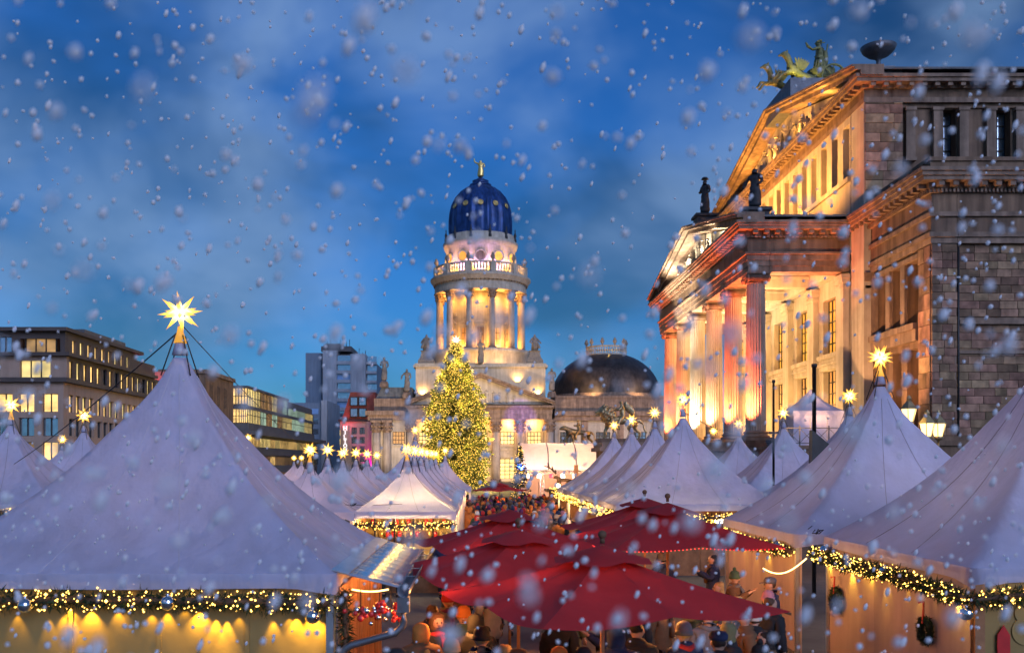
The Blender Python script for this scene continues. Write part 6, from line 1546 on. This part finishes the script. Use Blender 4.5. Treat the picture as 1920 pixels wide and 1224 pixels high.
def person(label, x, y, rz, pose, coat, head, hcol, s=1.0, scarf=None, trou='black', z=0, group='market visitors near the umbrellas'):
    t = thing('person', label, 'person', (x, y, z), rz, group); t.scale = (s,)*3
    obj('body', BODY[pose], 'skin', t, local=True); c_ = obj('coat', COAT[pose], 'cloth_'+coat, t, local=True)
    obj('trousers', TROU, 'cloth_'+trou, t, local=True); obj('boots', BOOTS, 'cloth_black', t, local=True); obj('eyes_and_mouth', FACE, 'hair_dark', t, local=True)
    if head in HATS:
        obj(head+'_hat' if head != 'hood' else 'hood', HATS[head], 'cloth_'+hcol, t, local=True)
        if head != 'hood': obj('hair', HAIR['short'], 'hair_'+rt.choice(('dark','brown','blond')), t, local=True, scale=(.97,.97,.985))
    else: obj('hair', HAIR[head], 'hair_'+hcol, t, local=True)
    if scarf is None and rt.random() < .45: scarf_c = rt.choice(('black','grey','purple','navy','brown')); obj('scarf', SCARF, 'cloth_'+scarf_c, t, local=True)
    if scarf: obj('scarf', SCARF, 'cloth_'+scarf, t, local=True)
    return t
HN = {'knit': 'knit hat', 'bobble': 'bobble hat', 'hood': 'hood', 'cap': 'peaked cap', 'short': 'hair', 'long': 'long hair'}
used = set()
def auto(x, y, rz, pose, coat, head, hcol, s=1.0, scarf=None, where='', **kw):
    if head in HATS and hcol == 'dark': hcol = 'green'
    hd = f'{hcol} {HN[head]}' if head != 'short' else f'short {hcol} hair'
    lb = f'person in {coat} coat with {hd}' + (f' and {scarf} scarf' if scarf else '') + (' ' + where if where else '')
    if lb in used: lb += ', the taller one'
    used.add(lb); return person(lb, x, y, R(rz), pose, coat, head, hcol, s, scarf, **kw)
L1 = 'left of the front umbrella'; L2 = 'under the front umbrella'; L3 = 'right of the front umbrella'
auto(-.80, 13.15, 200, 'pocket', 'brown', 'hood', 'orange', 1.06, where=L1); auto(-.36, 12.35, 165, 'down', 'black', 'knit', 'beige', 1.0, where=L1)
auto(.02, 12.9, 190, 'mug', 'navy', 'knit', 'black', 1.03, where=L1); auto(.33, 12.5, 150, 'pocket', 'navy', 'long', 'blond', .97, 'cream', where=L1)
auto(.46, 11.75, 170, 'down', 'olive', 'cap', 'brown', 1.0, where=L1); auto(-1.02, 12.0, 185, 'down', 'black', 'cap', 'black', .98, where='at the downpipe')
auto(-.62, 14.2, 20, 'mug', 'black', 'hood', 'brown', 1.04, 'red', where=L1); auto(-.25, 14.9, 0, 'pocket', 'green', 'knit', 'orange', 1.02, where=L1)
auto(-.75, 15.6, 160, 'down', 'brown', 'long', 'brown', 1.0, where=L1); auto(-.55, 16.8, 10, 'mug', 'grey', 'bobble', 'red', 1.0, where=L1)
auto(-.05, 13.7, 170, 'mug', 'black', 'hood', 'black', 1.08, where=L1); auto(-.62, 11.5, 175, 'pocket', 'grey', 'bobble', 'orange', .97, where='at the bottom picture edge')
auto(.95, 11.75, 140, 'mug', 'grey', 'knit', 'orange', 1.0, 'cream', where=L2); auto(1.22, 11.55, 200, 'down', 'black', 'knit', 'black', 1.02, where=L2)
auto(1.75, 12.6, 180, 'pocket', 'navy', 'hood', 'navy', 1.08, where=L2); auto(2.1, 13.1, 160, 'down', 'black', 'short', 'dark', 1.08, where=L2)
auto(2.42, 11.85, 190, 'mug', 'black', 'short', 'grey', .98, where=L2); auto(2.75, 13.2, 200, 'down', 'navy', 'knit', 'grey', 1.04, 'red', where=L2)
auto(3.02, 12.4, 170, 'pocket', 'black', 'cap', 'navy', 1.06, where=L3); auto(3.35, 13.1, 90, 'mug', 'black', 'hood', 'olive', 1.06, where=L3)
auto(3.75, 12.9, 250, 'down', 'black', 'long', 'dark', 1.03, where=L3); auto(3.4, 11.9, 180, 'phone', 'grey', 'bobble', 'black', 1.0, where=L3)
auto(4.35, 16.6, 200, 'mug', 'grey', 'long', 'blond', 1.0, 'black', where='beside the pale stall wall'); auto(4.75, 16.0, 120, 'mug', 'black', 'short', 'brown', 1.04, where='beside the pale stall wall')
auto(5.0, 17.0, 220, 'pocket', 'green', 'knit', 'pink', 1.0, where='beside the pale stall wall'); auto(4.2, 15.0, 180, 'down', 'black', 'knit', 'cream', .98, where='beside the pale stall wall')
auto(5.45, 18.4, 250, 'mug', 'navy', 'cap', 'grey', 1.05, where='beside the pale stall wall'); auto(3.0, 16.2, 40, 'mug', 'brown', 'short', 'dark', 1.04, where='under the umbrella with red lights')
auto(2.5, 16.0, 180, 'down', 'black', 'long', 'brown', 1.0, where='under the umbrella with red lights'); auto(3.9, 17.4, 0, 'phone', 'olive', 'hood', 'olive', 1.0, where='under the umbrella with red lights')
auto(-3.0, 29.4, 170, 'down', 'black', 'hood', 'black', 1.0, where='at the glowing stall'); auto(-2.35, 29.3, 190, 'pocket', 'brown', 'knit', 'brown', 1.0, where='at the glowing stall')
auto(-1.1, 29.5, 160, 'mug', 'navy', 'bobble', 'beige', 1.0, where='at the glowing stall'); auto(-.6, 30.2, 80, 'down', 'grey', 'long', 'dark', 1.0, where='at the glowing stall')
for i, (x, y) in enumerate(((1.2,14.6),(2.0,15.2),(3.4,14.6),(3.9,14.4),(1.6,17.4),(2.6,18.2),(3.3,19.6),(4.6,18.9),(5.3,20.4),(1.9,20.8),(2.9,21.9),(4.3,23.2),(.2,18.6),(-.4,20.4),(-.7,22.6),(.6,22.8),(5.6,23.6))):
    auto(x, y, rt.choice((0,180,150,210,60,270)), rt.choice(POSES), ('black','navy','grey','brown','olive')[i % 5], ('knit','short','hood','long','bobble')[(i//2) % 5], ('black','grey','brown','dark','cream')[i % 5] if (('knit','short','hood','long','bobble')[(i//2) % 5] not in ('short','long')) else ('dark','grey','brown','blond')[i % 4], rt.uniform(.97,1.07), where='between the umbrellas')
ac = ['black','navy','brown','grey','red','orange','green','beige','purple']; hc = ['black','brown','red','orange','grey','cream','beige','navy','pink']
k = 0
combos = [(c_, h_, q) for c_ in ac for h_ in ('knit','bobble','hood') for q in hc]; rt.shuffle(combos)
for i in range(44):
    y = 24 + 22*(i/44)**1.0 + rt.uniform(-.3,.3); x = rt.uniform(-.55, 4.1)
    c_, h_, q = combos[i]; auto(x, y, rt.choice((0,180,30,160,200,90,270)), rt.choice(POSES), c_, h_, q, rt.uniform(.94,1.08), where='in the alley', group='visitors walking in the alley')
# the far crowd is one mass
def lowpoly():
    b = MB(); b.lathe([(.14,0),(.2,.5),(.24,.9),(.25,1.25),(.2,1.42),(.07,1.5)], 7, smooth=True); b.ball((0,0,1.62), .115, 7, 5, (1,1,1.15)); return b
lp = lowpoly(); cw = {}
for i in range(330):
    y = 46 + 24*rt.random()**.8; x = rt.uniform(-.7, 4.3) if y < 60 else rt.uniform(-3, 5)
    s = rt.uniform(.9,1.08); m_ = rt.choice(('black','brown','black','orange','navy','grey','brown','red','purple')); cw.setdefault(m_, MB()).add([(v[0]*s+x, v[1]*s+y, v[2]*s) for v in lp.v], lp.f, True)
crowd = bpy.data.objects.new('crowd', None); C.objects.link(crowd); tag(crowd, 'dense far crowd filling the alley up to the stage', 'crowd', kind='stuff')
for m_, b in cw.items(): obj('crowd_in_'+m_, b.mesh('crowd', False), 'cloth_'+m_, crowd, kind='stuff')
# tables with lanterns between the umbrellas
for k, (x, y) in enumerate(((.72,12.1),(2.55,12.5),(4.5,16.9))):
    t = thing('bar_table', ['round standing table with a lit candle lantern left of the umbrella pole', 'round standing table right of the umbrella pole', 'round standing table beside the pale stall wall'][k], 'table', (x, y, 0), group='standing tables')
    obj('table_top', MB().lathe([(.34,1.08),(.35,1.09),(.35,1.11),(.34,1.12)], 24), 'wood_plank', t, local=True); obj('leg', MB().rod((0,0,0),(0,0,1.08),.04,.04,10), 'steel_dark', t, local=True); obj('foot', MB().lathe([(.24,0),(.24,.02),(.05,.05)], 16), 'steel_dark', t, local=True)
    l_ = thing('candle_lantern', ['candle lantern on the left standing table', 'candle lantern on the right standing table', 'candle lantern on the table by the stall wall'][k], 'lantern', (x, y, 1.12), group='candle lanterns')
    fr = MB().box(-.07,.07,-.07,.07,0,.015).box(-.08,.08,-.08,.08,.24,.26)
    for a_ in (-1, 1):
        for b_ in (-1, 1): fr.rod((a_*.065,b_*.065,.015),(a_*.065,b_*.065,.24),.006,.006,4)
    obj('frame', fr, 'steel_dark', l_, local=True); obj('candle', MB().lathe([(.03,.015),(.03,.12),(.005,.15)], 10), 'lamp_glass', l_, local=True); lamp('POINT', (x, y, 1.30), (1.0,.5,.14), 10, .03, l_, name='candle_light')
# ------------------------------------------------------------------ falling snow: flakes through the air of the square
mat('snowflake', (.92,.93,.96), .9, .03, 3)
def snow():
    m = M['snowflake']; nt = m.node_tree; b = nt.nodes['Principled BSDF']; out = nt.nodes['Material Output']
    tr = nt.nodes.new('ShaderNodeBsdfTranslucent'); tr.inputs[0].default_value = (.92,.93,.96,1); mx = nt.nodes.new('ShaderNodeMixShader'); mx.inputs[0].default_value = .5
    nt.links.new(b.outputs[0], mx.inputs[1]); nt.links.new(tr.outputs[0], mx.inputs[2]); nt.links.new(mx.outputs[0], out.inputs[0])
    r = random.Random(77); bm = bmesh.new(); bmesh.ops.create_icosphere(bm, subdivisions=1, radius=1); bv = [v.co.copy() for v in bm.verts]; bf = [tuple(v.index for v in f.verts) for f in bm.faces]; bm.free()
    V = []; Fc = []
    def flake(x, y, z, s):
        k = len(V); q = Euler((r.uniform(-.3,.3), R(22)+r.uniform(-.25,.25), r.random()*6)).to_quaternion(); st = r.uniform(1.1,1.8)
        mm = Euler((0,R(20),0)).to_matrix(); st = r.uniform(.9,2.3) if r.random() < .5 else r.uniform(.8,1.4)
        for v in bv:
            c = s*r.uniform(.80,1.16); V.append(tuple((mm @ Vector((v.x*c, v.y*c, v.z*c*st))) + Vector((x, y, z))))
        Fc.extend(tuple(i+k for i in f) for f in bf)
    # even density in a block of air that is a little wider than the view
    def fill(y0, y1, dens, s0, s1):
        n = 0
        vol = 0; ys = [y0+(y1-y0)*(i+.5)/20 for i in range(20)]
        for y in ys: vol += (1.25*y+1.2)*(.82*y+1.0)*(y1-y0)/20
        for i in range(int(vol*dens)):
            y = y0+(y1-y0)*r.random()
            if r.random() > ((1.25*y+1.2)*(.82*y+1.0))/((1.25*y1+1.2)*(.82*y1+1.0)): continue
            w = 1.25*y+1.2; h = .82*y+1.0; x = (r.random()-.48)*w; z = 4.0 - .24*y - .5 + r.random()*h
            if z < .05: continue
            flake(x, y, z, r.uniform(s0, s1))
    fill(.55, .9, 170, .0040, .0085); fill(.9, 2.4, 170, .0040, .0105); fill(2.4, 6.0, 36, .0065, .0150); fill(6.0, 12.0, 4.0, .010, .019)
    me = bpy.data.meshes.new('falling_snow'); me.from_pydata(V, [], Fc); me.polygons.foreach_set('use_smooth', [True]*len(Fc)); me.update()
    o = obj('falling_snow', me, 'snowflake'); tag(o, 'white snowflakes falling through the air over the square', 'snow', kind='stuff')
    print('flakes', len(V)//len(bv))
snow()
